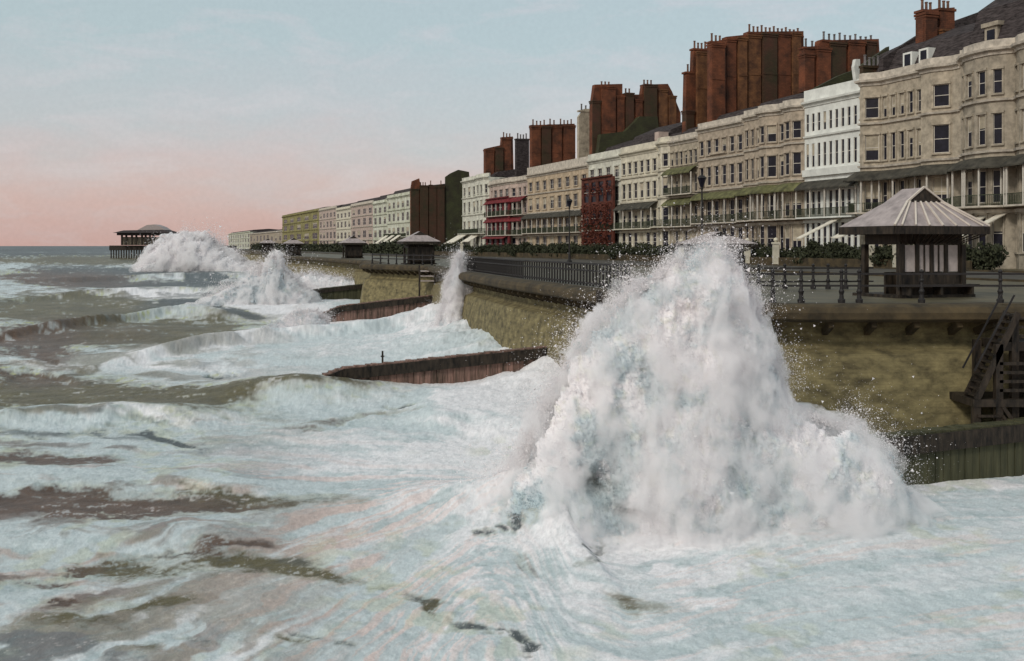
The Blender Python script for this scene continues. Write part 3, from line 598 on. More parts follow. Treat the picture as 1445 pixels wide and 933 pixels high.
railing('long close-set dark railing along the curved sea wall beyond the tallest splash', [(x+.5, y) for x, y in pl], S, hs=(1.15,.15,.8), rad=.09, post=bal)
railing('low railing round the far projecting bastion', [(-7.6,111.5),(-8.5,112.6),(-16.3,124),(-15.5,127)], [(-8.5-7.8*t,112.6+11.4*t) for t in (0,.14,.28,.42,.57,.71,.85,1)], hs=(1.05,.6), rad=.1)
def lamp(x, y, h, lab):
    e = empty('street_lamp', (x, y, 0)); tag(e, lab, 'street lamp')
    MB().lathe((0,0,0), [(.28,0),(.28,.5),(.16,.6),(.12,1.2),(.08,1.4),(.06,h-1.1),(.11,h-1.0),(.05,h-.9)], 8).build('post', M['iron'], e)
    l = MB().lathe((0,0,h-.9), [(.12,0),(.3,.62),(.34,.66)], 6).build('lantern', M['glass'], e)
    MB().lathe((0,0,h-.24), [(.38,0),(.2,.18),(.06,.24),(.04,.42)], 6).build('lantern_cap', M['iron'], l)
    MB().bar((-.5,0,h-1.3),(.5,0,h-1.3),.06).build('ladder_bar', M['iron'], e)
lamp((990-722)/1500*78, 78, 7.3, 'tall dark street lamp standing before the narrow beige house')
lamp((803-722)/1500*115, 115, 7.2, 'dark street lamp standing before the ochre house')
def landing(x, y, rz, lab, w=2.2, n=3, z0=-.55):
    e = empty('landing_stage', (x, y, 0), rz); tag(e, lab, 'landing stage')
    for k in range(n):
        MB().box(0,-.7,z0-k*.5,w,.7,z0-k*.5+.1).build('deck', M['paint'], e)
    for sx_ in (.06, w-.06):
        for sy_ in (-.66,.66): MB().box(sx_-.09,sy_-.09,-6.5,sx_+.09,sy_+.09,.1).build('pile', M['timber'], e)
landing(5.3, 47.0, R(180), 'small timber landing stage on the sea wall left of the tallest splash', 1.5)
landing(-7.9, 109.6, R(185), 'small timber landing stage at the near corner of the far bastion', 1.7)
# timber stairs at the right edge
st = empty('timber_stairs', (17.35,37.3,0)); tag(st, 'dark timber stairs and staging descending the sea wall at the right edge', 'stairs')
MB().box(-1.9,-1.7,-3.3,3.2,.3,-3.05).build('platform', M['timber'], st)
MB().box(-.75,-1.4,-1.45,3.4,.3,-1.15).build('platform', M['timber'], st)
for s_ in (-1, 1):
    MB().bar((-1.75,-1.2+s_*.42,-3.05),(-.35,-1.2+s_*.42,-.15),.1,.2).build('stringer', M['timber'], st)
    MB().bar((-1.85,-1.2+s_*.45,-2.1),(-.5,-1.2+s_*.45,.45),.05).build('handrail', M['iron'], st)
for k in range(13):
    t = (k+.5)/13; MB().box(-1.75+1.4*t-.13,-1.6,-3.05+2.9*t-.03,-1.75+1.4*t+.15,-.8,-3.05+2.9*t+.03).build('tread', M['timber'], st)
for z in (-1.85,-2.15,-2.45,-2.75): MB().bar((-1.0,-1.62,z),(1.6,-1.62,z),.1).build('rail', M['timber'], st)
for z in (-.35,-.65,-.95): MB().bar((-.35,-1.35,z),(1.6,-1.35,z),.08).build('rail', M['timber'], st)
for x, y, z in ((-1.75,-1.55,-3.1),(-1.0,-1.55,-1.2),(-.35,-1.3,-.2),(.5,-1.55,-1.2),(1.6,-1.55,-1.2),(-1.0,.1,-1.2),(.5,.1,-1.2)): MB().box(x-.12,y-.12,-6.5,x+.12,y+.12,z).build('pile', M['timber'], st)
for z in (-3.6,-3.95,-4.3,-4.65): MB().bar((-1.75,-1.72,z),(-1.0,-1.72,z),.08).build('rung', M['timber'], st)
MB().bar((-.9,-1.66,-3.3),(.1,-1.66,-4.7),.12).build('brace', M['timber'], st); MB().bar((-.9,-1.66,-3.6),(-.1,-1.66,-4.7),.09).build('brace', M['timber'], st)

# ------------------------------------------------------------------ groynes
def groyne(label, pts, m, th=.5, hollow=0):
    """pts: (X, Y, ztop) from shore outwards; planked wall with piles"""
    a0 = Vector((pts[0][0], pts[0][1], 0)); e = empty('groyne', a0); tag(e, label, 'groyne')
    w = MB(); rg = random.Random(len(label))
    for p, q in zip(pts, pts[1:]):
        p = Vector(p); q = Vector(q); d = q-p; L = Vector((d.x, d.y)).length; t = Vector((d.x, d.y))/L; nr = Vector((-t.y, t.x)); k = max(2, int(L/.3))
        for i in range(k):
            s0 = L*i/k; s1 = L*(i+1)/k-.02; z0 = p.z+d.z*(i+.5)/k+rg.uniform(-.03,.02); o = rg.uniform(-.04,.04)
            c = [(p.x+t.x*s+nr.x*(o+v)-a0.x, p.y+t.y*s+nr.y*(o+v)-a0.y) for s, v in ((s0,-th/2),(s1,-th/2),(s1,th/2),(s0,th/2))]
            w.quad(*[(x, y, z0) for x, y in c]); 
            for j in range(4): w.quad((*c[j],-7),(*c[(j+1)%4],-7),(*c[(j+1)%4],z0),(*c[j],z0))
    w.build('planking', M[m], e)
    wl_ = MB()
    for p, q in zip(pts, pts[1:]):
        p = Vector(p); q = Vector(q); t = (q-p).normalized(); nr = Vector((-t.y, t.x, 0)).normalized()
        for s in (-1, 1): wl_.bar(p-a0+nr*s*(th/2+.10)-Vector((0,0,.34)), q-a0+nr*s*(th/2+.10)-Vector((0,0,.34)), .12, .55)
    wl_.build('shade_waling', M['timber'], e);  # wide dark waling strip stands in for the shaded band along the top
    return e
groyne('dark olive groyne at the lower right with streaming water along its foot', [(26,38.8,-3.6),(16.7,35.4,-3.72),(11.3,33.1,-3.8)], 'groyne2', .6)
groyne('long brown groyne in the middle of the picture left of the big splash', [(3.2,58.6,-3.25),(2.6,58.2,-3.3),(-8.7,54.4,-4.1),(-9.6,54.0,-4.45)], 'groyne', .6)
groyne('dark groyne running out just below the far bastion', [(-7.2,108.4,-2.8),(-16.9,104.5,-3.75),(-19.6,103.6,-4.9)], 'groyne', .8)
groyne('dark groyne behind the far bastion', [(-19.6,150,-3.1),(-28.6,146.5,-4.0)], 'groyne2', 1.0)
groyne('farthest short groyne half lost in foam', [(-37,200,-3.8),(-41,198,-4.2)], 'groyne2', 1.0)
mk = MB().bar((0,0,-7),(0,0,-3.05),.09); mk.box(-.09,-.09,-3.35,.09,.09,-3.3); o = mk.build('marker_post', M['timber']); o.location = ((540-722)/1500*55.8, 55.6, -.35); tag(o, 'short marker post on top of the long brown groyne', 'post')

# ------------------------------------------------------------------ pier
YP = 650.0; k = YP/1500
def xp(px): return (px-722)*k
pr_ = empty('pier', (xp(200), YP, WZ)); tag(pr_, 'distant pier with a dark domed pavilion on the horizon', 'pier')
def loc(mb): mb.v = [(x-xp(200), y-YP, z-WZ) for x, y, z in mb.v]; return mb
loc(MB().box(xp(158),YP-5,-.6,xp(330),YP+6,2.3)).build('deck', M['timber'], pr_)
pl_ = MB()
for i in range(48):
    x = xp(160)+(xp(328)-xp(160))*i/47; pl_.box(x-.3,YP-4.5,-7,x+.3,YP-3.9,1.0)
loc(pl_).build('piles', M['timber'], pr_)
cl = MB()
for px in (178,184,192,198,206,211,217,222,232,242): cl.box(xp(px)-.5,YP-8,2.5,xp(px)+.5,YP-7,9.3)
loc(cl).build('columns', M['timber'], pr_)
loc(MB().box(xp(176),YP-6,2.5,xp(243),YP+6,7.5)).build('hall', M['mauve'], pr_)
ro = MB(); zr = EYE+(HY-330)*k
ro.box(xp(172),YP-9,zr-1.0,xp(245),YP+8,zr+.4); 
a, b, c_, d_ = xp(168), xp(249), YP-11, YP+9; ro.quad((a,c_,zr+.45),(b,c_,zr+.45),(b-6,c_+4,zr+2.4),(a+5,c_+4,zr+2.0)); ro.quad((a,c_,zr+.45),(a+5,c_+4,zr+2.0),(a+5,d_-3,zr+2.0),(a,d_,zr+.45)); ro.quad((b,c_,zr+.45),(b,d_,zr+.45),(b-6,d_-3,zr+2.4),(b-6,c_+4,zr+2.4)); ro.quad((a+5,c_+4,zr+2.0),(b-6,c_+4,zr+2.4),(b-6,d_-3,zr+2.4),(a+5,d_-3,zr+2.0)); ro.quad((a,c_,zr+.45),(a,d_,zr+.45),(b,d_,zr+.45),(b,c_,zr+.45))
loc(ro).build('roof', M['slate'], pr_)
dm = MB(); dm.sweep([(xp(222)+12*0, YP)]*0 or [(xp(206),YP-6),(xp(232),YP-6)], [(0,zr+1),(0,zr+1.1)])
n = 9; pts = [(xp(198),zr+2.0),(xp(205),zr+3.6),(xp(212),zr+5.2),(xp(222),zr+5.6),(xp(231),zr+4.2),(xp(238),zr+2.2)]
dm = MB(); dm.quad(*[(x, YP-7, z) for x, z in pts][::-1]); dm.quad(*[(x, YP+5, z) for x, z in pts])
for i in range(len(pts)-1): dm.quad((pts[i][0],YP-7,pts[i][1]),(pts[i][0],YP+5,pts[i][1]),(pts[i+1][0],YP+5,pts[i+1][1]),(pts[i+1][0],YP-7,pts[i+1][1]))
loc(dm).build('dome', M['lead'], pr_)

# ------------------------------------------------------------------ the sea: one sheet from the near water to the horizon
DARK = [ # photo position, radii, slant, strength, kind 0 slate 1 olive 2 brown : open water between the foam, and shadow painted in the curl and by its crest
 (120,354,170,5,0,1.1,0),(150,366,120,4,.0,.9,1),(205,383,120,4,.02,.8,0),(90,392,110,7,.03,1.0,2),(255,403,110,6,.04,.9,0),(288,393,22,5,-.15,1.2,0),
 (95,432,110,12,0,1.25,1),(270,427,60,6,-.1,.9,0),(330,437,40,4,.25,.8,0),(75,468,120,13,.0,1.0,2),(230,466,130,15,-.05,1.05,1),(60,490,60,8,0,.8,2),
 (45,527,60,9,.1,1.2,2),(70,550,120,20,.05,1.1,1),(250,566,150,17,0,.72,1),(420,556,160,13,-.02,.45,1),(560,540,120,8,-.03,.3,1),
 (90,648,80,10,.05,1.35,2),(30,640,25,9,.2,1.1,2),(140,610,40,6,.1,.75,0),(225,618,35,4,.2,.8,0),(262,624,28,5,.25,1.1,0),(60,612,30,4,.1,.6,0),(180,600,60,4,.05,.55,0),
 (70,708,100,13,.02,1.25,2),(230,718,160,11,.03,.95,2),(330,706,150,6,.02,.7,1),(150,730,110,8,0,.9,2),(400,715,110,7,-.03,.5,1),
 (110,800,36,10,-.15,1.3,2),(165,795,60,12,-.05,1.1,1),(240,805,70,10,0,.7,1),(70,822,45,9,.1,.8,2),(330,770,90,6,-.05,.6,2),(350,795,110,10,.05,.75,1),(430,812,70,9,.1,.8,1),(250,780,60,6,0,.6,2),
 (215,850,70,8,0,.6,1),(75,850,30,7,0,.7,2),(120,870,60,5,0,.5,1),(540,826,40,7,-.1,.6,1),(610,856,20,11,.3,1.2,1),(590,845,14,6,.2,.9,0),(660,882,18,5,.4,.9,0),(715,898,20,7,.4,1.1,0),(748,912,16,7,.3,1.1,0),
 (395,898,24,8,.1,.8,1),(430,893,15,6,0,.7,0),(275,893,18,4,0,.7,0),(200,905,25,5,.1,.5,1),(480,905,14,6,0,.7,0),(410,797,20,4,.1,.8,0),(240,778,15,4,.1,.7,0),
 (950,735,48,11,.06,1.25,2),(955,722,24,7,.1,1.1,0),(838,655,22,13,.3,1.1,1),(770,722,8,22,-.2,1.1,0),(738,745,12,7,0,1.0,0),(675,752,12,5,.1,1.0,0),(705,748,10,5,.1,.9,0),(830,780,6,20,-.45,1.0,0),(815,800,10,8,0,.6,0),(742,800,10,14,0,.6,0),(890,848,50,9,.15,.6,1),(320,521,14,4,0,.9,0),(440,602,60,3,0,.5,2),(560,577,24,3,-.1,.8,0),(500,590,120,4,-.04,.5,2),(735,468,16,3,.1,.8,0),
]
def sea_sheet():
    pys = np.concatenate([347+np.geomspace(.35, 3, 14)[:-1], np.arange(350, 560, .8), np.arange(560, 945, 1.3), np.arange(945, 1500, 8)])
    pxs = np.concatenate([np.arange(-900, -15, 12), np.arange(-15, 1460, 1.35), np.arange(1460, 2300, 12)])
    PX, PY = np.meshgrid(pxs, pys); Y = -(WZ-EYE)*1500/(PY-347); X = (PX-722.5)/1500*Y
    # turbulence in world metres
    n1 = fbm(X/2.6+3, Y/3.4, 6, 1, .58); n2 = fbm(X/.75, Y/.9, 5, 9, .6); big = fbm(X/14, Y/11+5, 4, 31)
    wx = (fbm(PX/70, PY/22, 4, 41)-.5)*2; wy = (fbm(PX/90+7, PY/26, 4, 47)-.5)*2
    fine = fbm(PX/16, PY/4.2, 4, 51)-.5; sc_ = np.clip((PY-347)/150, .12, 1.2)
    QX = PX+wx*48+fine*30; QY = PY+(wy*11+fine*9)*sc_
    D = np.zeros_like(X); K = np.zeros((3,)+X.shape)
    for cx, cy, rx, ry, sl, s, kd in DARK:
        if cy < 580: s, ry = s*1.25, ry*1.15
        elif rx >= 26: s *= .88
        if rx < 26 and cy > 560: s, rx, ry = s*.62, rx*1.25, ry*1.15
        dx = QX-cx; dy = QY-cy-sl*dx; v = s*np.exp(-((dx/rx)**2+(dy/(ry*1.1))**2)**1.15); D = np.maximum(D, v)+.12*np.minimum(D, v); K[kd] += v
    # flow lines: fan out from the foot of the splash, sweep level farther off
    fx, fy = 800., 675.; ang = np.arctan2(PY-fy, np.maximum(fx-PX, 1)); wl = sst(560, 720, PY)*sst(820, 640, PX)
    S = PY*(1-wl)+(fy+ang*330)*wl; rgt = sst(760, 980, PX)*sst(640, 780, PY)
    S = S*(1-rgt)+(PY+.10*(PX-900)-26*np.exp(-((PX-900)/120)**2))*rgt
    along = PX*(1-wl)+np.hypot(PX-fx, (PY-fy)*2)*wl*-1
    st1 = fbm(S/7+wy*1.5, along/120+wx*.6, 5, 61, .55); st2 = fbm(S/2.6, along/45, 4, 67, .6); st3 = fbm(S/17, along/260, 3, 71)
    tex = .5*st1+.28*st2+.22*n2
    spk = fbm(PX/5, PY/1.8, 3, 111)-.5; dk = (.25+.75*sst(.15,.6,D))*sst(.14, .62, D+(tex-.5)*1.9+(n1-.5)*.7+spk*.55)*sst(.04, .22, D)
    left = sst(560, 120, PX)*sst(350, 372, PY)
    dk = np.clip(dk+.75*left*sst(.45, .57, .5*st1+.5*n1)*sst(1.0, .2, D), 0, 1)
    far = sst(380, 349, PY); dk = np.clip(dk+.9*far*sst(.30, .52, n1)+1.0*sst(357,351,PY), 0, 1)
    wh = sst(.42, .66, .45*st3+.35*st1+.2*n1+(n2-.5)*.15)
    # white bands that the photo shows
    WHITE = [(330,380,150,10,0),(420,405,120,22,0),(400,440,80,24,.1),(560,462,190,9,-.06),(430,474,130,9,-.05),(280,492,110,9,-.14),(640,478,90,8,-.1),(690,575,80,35,0),(700,640,90,50,-.1),(1100,700,190,30,0),(900,600,240,90,0),(760,560,100,50,0),(1330,690,140,12,-.1),(600,650,180,22,-.08),(640,700,140,18,-.2),(200,590,150,8,0),(180,415,140,7,0),(120,442,90,3,0),(150,508,140,7,0),(930,800,40,12,.2),(1000,850,60,10,0),(900,765,250,26,-.02),(700,720,90,30,-.4)]
    Wb = np.zeros_like(X)
    for cx, cy, rx, ry, sl in WHITE:
        dx = QX-cx; dy = QY-cy-sl*dx; Wb = np.maximum(Wb, np.exp(-((dx/rx)**2+(dy/ry)**2)))
    wh = np.clip(wh*(.75+.25*sst(.42,.55,n2))+.95*sst(.25, .7, Wb+(tex-.5)*1.1), 0, 1)
    calm = rgt*sst(700, 760, PY)*sst(1000,1100,PX); wh = wh*(1-.45*calm)
    wh = np.clip(wh+.45*wl*(sst(.50,.60,st1)-.45), 0, 1)
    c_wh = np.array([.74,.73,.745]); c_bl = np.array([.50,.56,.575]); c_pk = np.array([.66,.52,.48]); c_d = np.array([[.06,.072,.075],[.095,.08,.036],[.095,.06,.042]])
    kk = K/(K.sum(0)+1e-6); kk[0] += (K.sum(0) < .05)*1.0; dc = sum(kk[i][..., None]*c_d[i] for i in range(3)); dc = dc*(.30+.9*st2+.55*n2)[..., None]
    base = c_bl*(1-wh[..., None])+c_wh*wh[..., None]
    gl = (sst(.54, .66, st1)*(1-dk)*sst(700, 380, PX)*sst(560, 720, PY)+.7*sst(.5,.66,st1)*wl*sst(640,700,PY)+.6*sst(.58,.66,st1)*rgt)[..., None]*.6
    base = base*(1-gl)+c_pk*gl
    mid = (.5*sst(.06,.45,D+(tex-.5)*.5)*(1-dk))[..., None]; base = base*(1-mid)+np.array([.30,.30,.20])*mid           # thin foam over dark water
    left2 = (.35*left*sst(.35,.6,tex))[..., None]; base = base*(1-left2)+np.array([.33,.38,.38])*left2
    mud = (.85*sst(660,250,PX)*sst(690,740,PY)*sst(.38,.60,.6*st1+.4*n1)*(1-dk))[..., None]; base = base*(1-mud)+np.array([.33,.28,.25])*mud
    sl_ = sst(.60, .70, fbm(X/.45, Y/.6, 3, 77))*sst(.1,.35,D)*sst(640,500,PY)*(1-dk)*.6
    base = base*(1-sl_[..., None])+np.array([.38,.40,.10])*sl_[..., None]
    rid = lambda a, b, sd: 1-abs(2*vnoise(a, b, sd)-1)
    wX, wY = X+.5*fbm(X/1.1, Y/1.1, 3, 101), Y+.7*fbm(X/1.2+9, Y/1.3, 3, 102)
    lace = .45*rid(wX/.55, wY/.75, 103)+.33*rid(wX/.22, wY/.3, 104)+.22*rid(wX/.09, wY/.12, 105)
    lc = (.42*sst(.62,.38,lace)*sst(75,40,Y)*(1-.5*wh))[..., None]; base = base*(1-lc)+np.array([.30,.38,.385])*lc
    dk = dk*(1-.55*sst(.50,.62,.6*st2+.4*spk+.2*n2)*sst(350,365,PY)); col = base*(1-dk[..., None])+dc*dk[..., None]
    yl = (.35*sst(.5,.7,fbm(PX/120, PY/40, 3, 121))*sst(.45,.6,fbm(X/.5,Y/.7,3,122))*(1-dk)*sst(480,520,PY))[..., None]; col = col*(1-yl)+np.array([.47,.49,.33])*yl
    col = col*(.80+.26*fbm(X/.12, Y/.16, 3, 88)+.14*hash2(np.floor(PX/1.9), np.floor(PY/1.5), 5))[..., None]
    # relief
    att = sst(900, 150, Y)
    H = (-.38*np.minimum(D, 1)*att*(.22+.78*sst(40,60,Y))+(big-.5)*.8*att+(n1-.5)*.34*att+(n2-.5)*.10*sst(200, 40, Y))*sst(345, 380, PY)
    H += (st1-.5)*.05*sst(90, 30, Y)
    def ridge(pts, amp, wid, back=2.2):
        best = np.full(X.shape, 1e9); sgn = np.zeros_like(X); env = np.zeros_like(X)
        P = [((a-722.5)/1500*(7.5*1500/(b-347)), 7.5*1500/(b-347)) for a, b in pts]
        xs = np.array([p[0] for p in P]); ys = np.array([p[1] for p in P]); o = np.argsort(xs); xs, ys = xs[o], ys[o]
        yc = np.interp(X, xs, ys); d = Y-yc+(n1-.5)*wid*1.2; L = xs[-1]-xs[0]; e = sst(xs[0]-L*.05, xs[0]+L*.25, X)*sst(xs[-1]+L*.05, xs[-1]-L*.25, X)
        return amp*e*np.where(d < 0, np.exp(-(d/wid)**2), np.exp(-(d/(wid*back))**2))
    H += ridge([(90,520),(200,505),(300,490),(400,480),(520,474),(640,466),(722,462)], .95, 2.2, 3)
    H += ridge([(0,470),(110,447),(250,440),(360,445)], .9, 3.5); H += ridge([(-40,425),(120,414),(300,412),(420,420)], .9, 6)
    H += ridge([(-60,400),(100,388),(300,388),(400,392)], .8, 9); H += ridge([(-100,600),(60,590),(200,588),(330,596)], .55, 1.6)
    H += ridge([(-100,690),(60,680),(250,685),(420,700)], .45, 1.3); H += ridge([(-200,770),(60,765),(250,755),(420,770)], .3, 1.0)
    H += ridge([(560,590),(650,600),(760,605),(860,640)], .5, 2.4)
    # mound of churned foam under the splash and the curling lip on its left
    bx = (X-3.6)/6.2; by = (Y-30.8)/3.2; H += 1.15*np.exp(-(bx**2+by**2)**1.2)*(.75+.5*n1)
    lx = np.interp(PY, [600,640,700,760,800,850], [800,778,772,800,838,880]); dl = (PX-lx); lip = np.exp(-np.where(dl < 0, (dl/46)**2, (dl/16)**2))*sst(590,650,PY)*sst(860,760,PY)
    H += .55*lip; H -= .55*np.exp(-((PX-880)/70)**2-((PY-752)/42)**2)
    H += (fbm(X/.32, Y/.4, 4, 91, .6)-.5)*.08*sst(70, 25, Y)*(1-.75*dk)
    H *= 1-.42*sst(48, 32, Y)*sst(.2,.9,1-np.exp(-(bx**2+by**2)))
    wx_ = np.interp(Y, [38,40.5,48,58,67,87,110,124], [8.6,6.9,4.7,2.3,-.1,-4.2,-8.0,-17]); dw = np.maximum(0, wx_-X)
    H += 2.1*np.exp(-(dw/4.5)**1.3)*sst(44,54,Y)*sst(125,108,Y)*(.8+.5*(n1-.5)); H += 1.0*np.exp(-((X+10.5)/4.5)**2-((Y-53.5)/3.5)**2)
    Z = WZ+H
    V = np.stack([X, Y, Z], -1).reshape(-1, 3); nr, nc = X.shape; i = np.arange(nr*nc).reshape(nr, nc)
    Fq = np.stack([i[1:, :-1], i[1:, 1:], i[:-1, 1:], i[:-1, :-1]], -1).reshape(-1, 4)
    o = npmesh('sea', V, Fq, foam_sea, color=np.clip(col, 0, 1).reshape(-1, 3), rough=dk.reshape(-1)); tag(o, kind='structure')
sea_sheet()

# ------------------------------------------------------------------ bursts of spray: a solid churned core with depth, and loose drops round it
def tets(P, r, rg):
    n = len(P); B = np.array([(1,1,1),(1,-1,-1),(-1,1,-1),(-1,-1,1)], float)/1.732
    q = rg.normal(size=(n, 4)); q /= np.linalg.norm(q, axis=1)[:, None]; w, x, y, z = q.T
    Rm = np.stack([1-2*(y*y+z*z), 2*(x*y-z*w), 2*(x*z+y*w), 2*(x*y+z*w), 1-2*(x*x+z*z), 2*(y*z-x*w), 2*(x*z-y*w), 2*(y*z+x*w), 1-2*(x*x+y*y)], -1).reshape(n, 3, 3)
    V = P[:, None, :]+np.einsum('nij,kj->nki', Rm, B)*r[:, None, None]
    V = V.reshape(-1, 3); b = np.arange(n)[:, None]*4; T = np.array([(0,1,2),(0,3,1),(0,2,3),(1,3,2)]); return V, (b[:, None, :]+T[None]).reshape(-1, 3)
def mist_mat(dens, wisp=False, sc_=1.0):
    m = bpy.data.materials.new('spray_mist'); m.use_nodes = True; t = m.node_tree; t.nodes.remove(t.nodes['Principled BSDF'])
    v = N(t, 'ShaderNodeVolumePrincipled'); v.inputs['Color'].default_value = (.995, .985, .99, 1); v.inputs['Density'].default_value = dens; v.inputs['Anisotropy'].default_value = 0
    if wisp:
        co = N(t, 'ShaderNodeTexCoord'); mpn = N(t, 'ShaderNodeMapping'); mpn.inputs['Scale'].default_value = (1, 1, .6); t.links.new(co.outputs['Object'], mpn.inputs[0])
        n1 = N(t, 'ShaderNodeTexNoise'); n1.inputs['Scale'].default_value = 1.5*sc_; n1.inputs['Detail'].default_value = 5; n1.inputs['Roughness'].default_value = .68; n1.inputs['Distortion'].default_value = .5
        t.links.new(mpn.outputs[0], n1.inputs[0]); mrg = N(t, 'ShaderNodeMapRange'); mrg.inputs[1].default_value = .44; mrg.inputs[2].default_value = .66; mrg.inputs[4].default_value = dens*2.2
        t.links.new(n1.outputs[0], mrg.inputs[0]); t.links.new(mrg.outputs[0], v.inputs['Density'])
    t.links.new(v.outputs[0], t.nodes['Material Output'].inputs['Volume']); return m
def burst(name, label, outline, Yc, step, base, drops, seed, thick=1.0, edge=10, dark=(), dsize=.012, lean=0.0, spread=12.0, core=1.0, tint=.5, mist=1.3, rel=1.0, wisp=False):
    rg = np.random.default_rng(seed); m = Yc/1500; O = np.array(outline, float); xs = np.arange(O[:, 0].min()-6, O[:, 0].max()+6, step); ys = np.arange(O[:, 1].min()-6, O[:, 1].max()+6, step)
    GX, GY = np.meshgrid(xs, ys)
    def sdf(px, py):
        d = np.full(px.shape, 1e9); ins = np.zeros(px.shape, bool)
        for (x0, y0), (x1, y1) in zip(O, np.roll(O, -1, 0)):
            ex, ey = x1-x0, y1-y0; t = np.clip(((px-x0)*ex+(py-y0)*ey)/(ex*ex+ey*ey+1e-9), 0, 1)
            d = np.minimum(d, np.hypot(px-x0-t*ex, py-y0-t*ey)); c = ((y0 > py) != (y1 > py)) & (px < (x1-x0)*(py-y0)/(y1-y0+1e-12)+x0); ins ^= c
        return np.where(ins, d, -d)
    def lumpw(px, py, u, sd): return 1.6*fbm(px/(90*u), py/(90*u), 3, sd+71)
    fb = (base[0], base[1]+.33*(base[1]-O[:, 1].min()))
    def front(px, py):                                    # distance towards the viewer of the lumpy surface, metres
        wide = (O[:, 0].max()-O[:, 0].min()); u = wide/540
        an = np.arctan2(fb[1]-py, px-fb[0]); rr = np.hypot(px-fb[0], py-fb[1])
        jet = fbm(an*7, rr/(150*u), 5, seed+1, .6); spike = fbm(an*16+lumpw(px,py,u,seed), rr/(330*u), 4, seed+2, .55); lump = fbm(px/(42*u), py/(42*u), 5, seed+5, .55); fine = fbm(px/(9*u)+3, py/(9*u), 4, seed+9, .6)
        d = sdf(px, py)+(lump-.52)*edge*3.0+(fine-.5)*edge*2.0+(spike-.5)*edge*6*sst(base[1], base[1]-120*u, py)
        dm = np.maximum(d-edge*.7*sst(base[1], base[1]-90*u, py), 0)*m; T = thick*np.sqrt(dm*(1+0*dm))*1.05
        rel_ = (abs(jet-.5)*-1.2+.2+(lump-.5)*1.7)*sst(0, 1.2, dm)*thick*.85+(fine-.5)*.22*sst(0, .5, dm)*thick
        relf = rel_*rel; hole = np.zeros(px.shape)
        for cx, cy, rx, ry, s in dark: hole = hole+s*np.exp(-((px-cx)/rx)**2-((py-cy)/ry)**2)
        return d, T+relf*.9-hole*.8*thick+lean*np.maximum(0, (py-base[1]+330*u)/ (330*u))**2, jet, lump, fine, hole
    d, T, jet, lump, fine, hole = front(GX, GY); d = d-edge*.7*sst(base[1], base[1]-90*(O[:, 0].max()-O[:, 0].min())/540, GY)
    e = empty(name, ((base[0]-722.5)*m, Yc, WZ)); tag(e, label, 'wave splash'); off = np.array([(base[0]-722.5)*m, Yc, WZ])
    ins = d > 0; q = ins[:-1, :-1] & ins[1:, :-1] & ins[:-1, 1:] & ins[1:, 1:]; nr, nc = GX.shape; idx = np.arange(nr*nc).reshape(nr, nc)
    Xw = (GX-722.5)*m; Zw = EYE+(347-GY)*m
    Vf = np.stack([Xw, Yc-T, Zw], -1).reshape(-1, 3)-off; Vb = np.stack([Xw, Yc+np.maximum(T*.6, 0)+.02, Zw], -1).reshape(-1, 3)-off
    a, b, c, dd = idx[:-1, :-1][q], idx[:-1, 1:][q], idx[1:, 1:][q], idx[1:, :-1][q]; Ff = np.stack([dd, c, b, a], -1); Fb = np.stack([a, b, c, dd], -1)+nr*nc
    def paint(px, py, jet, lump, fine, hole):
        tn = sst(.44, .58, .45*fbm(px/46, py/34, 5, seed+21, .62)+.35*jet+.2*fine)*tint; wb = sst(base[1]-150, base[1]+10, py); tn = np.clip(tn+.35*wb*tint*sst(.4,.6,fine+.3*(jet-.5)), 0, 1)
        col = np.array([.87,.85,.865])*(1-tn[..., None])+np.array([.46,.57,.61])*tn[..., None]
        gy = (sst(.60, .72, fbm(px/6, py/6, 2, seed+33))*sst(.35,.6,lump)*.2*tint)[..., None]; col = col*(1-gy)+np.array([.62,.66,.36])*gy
        hole_shade = np.clip(hole*sst(.35,.6,fine+.3*(lump-.5)+.1), 0, 1)[..., None]; return col*(1-hole_shade)+np.array([.11,.10,.075])*hole_shade  # shadow inside the curl's hollow, painted into the foam colour
    col = paint(GX, GY, jet, lump, fine, hole)
    cc = col.reshape(-1, 3); used_ = np.zeros(2*nr*nc, bool); FF = np.concatenate([Ff, Fb]); used_[FF.ravel()] = True; rem = np.cumsum(used_)-1
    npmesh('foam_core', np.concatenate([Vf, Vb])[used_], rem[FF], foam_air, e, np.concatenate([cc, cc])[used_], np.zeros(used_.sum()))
    # fine mist round the core: a closed body whose thickness runs out to nothing at its rim
    st = step*2.5; mx_ = np.arange(xs[0]-spread*5, xs[-1]+spread*5, st); my_ = np.arange(ys[0]-spread*5, ys[-1]+6, st); AX, AY = np.meshgrid(mx_, my_); fM = front(AX, AY)
    dM = sdf(AX, AY)+spread*(2.4 if wisp else .9)+(fbm(AX/(spread*2.6), AY/(spread*2.6), 4, seed+60, .55)-.5)*spread*5.0; dM = np.minimum(dM, sdf(AX, AY)+spread*(4.5 if wisp else 2))
    qi = dM > 0; q2 = qi[:-1, :-1] & qi[1:, :-1] & qi[:-1, 1:] & qi[1:, 1:]; use = np.zeros(AX.shape, bool)
    for sl in ((slice(0,-1),slice(0,-1)),(slice(1,None),slice(0,-1)),(slice(0,-1),slice(1,None)),(slice(1,None),slice(1,None))): use[sl] |= q2
    full = np.zeros(AX.shape, bool); full[1:-1, 1:-1] = q2[:-1, :-1] & q2[1:, :-1] & q2[:-1, 1:] & q2[1:, 1:]
    TM = np.where(full, np.maximum(fM[1], 0)+(.55 if wisp else .25)*thick*(1-.95*np.clip(fM[5]*1.4, 0, 1))*np.minimum(1, dM*m*.9)+(.45 if wisp else .2)*thick*np.sqrt(np.maximum(dM*m, 0))*(1-.9*np.clip(fM[5]*1.4, 0, 1)), 0)
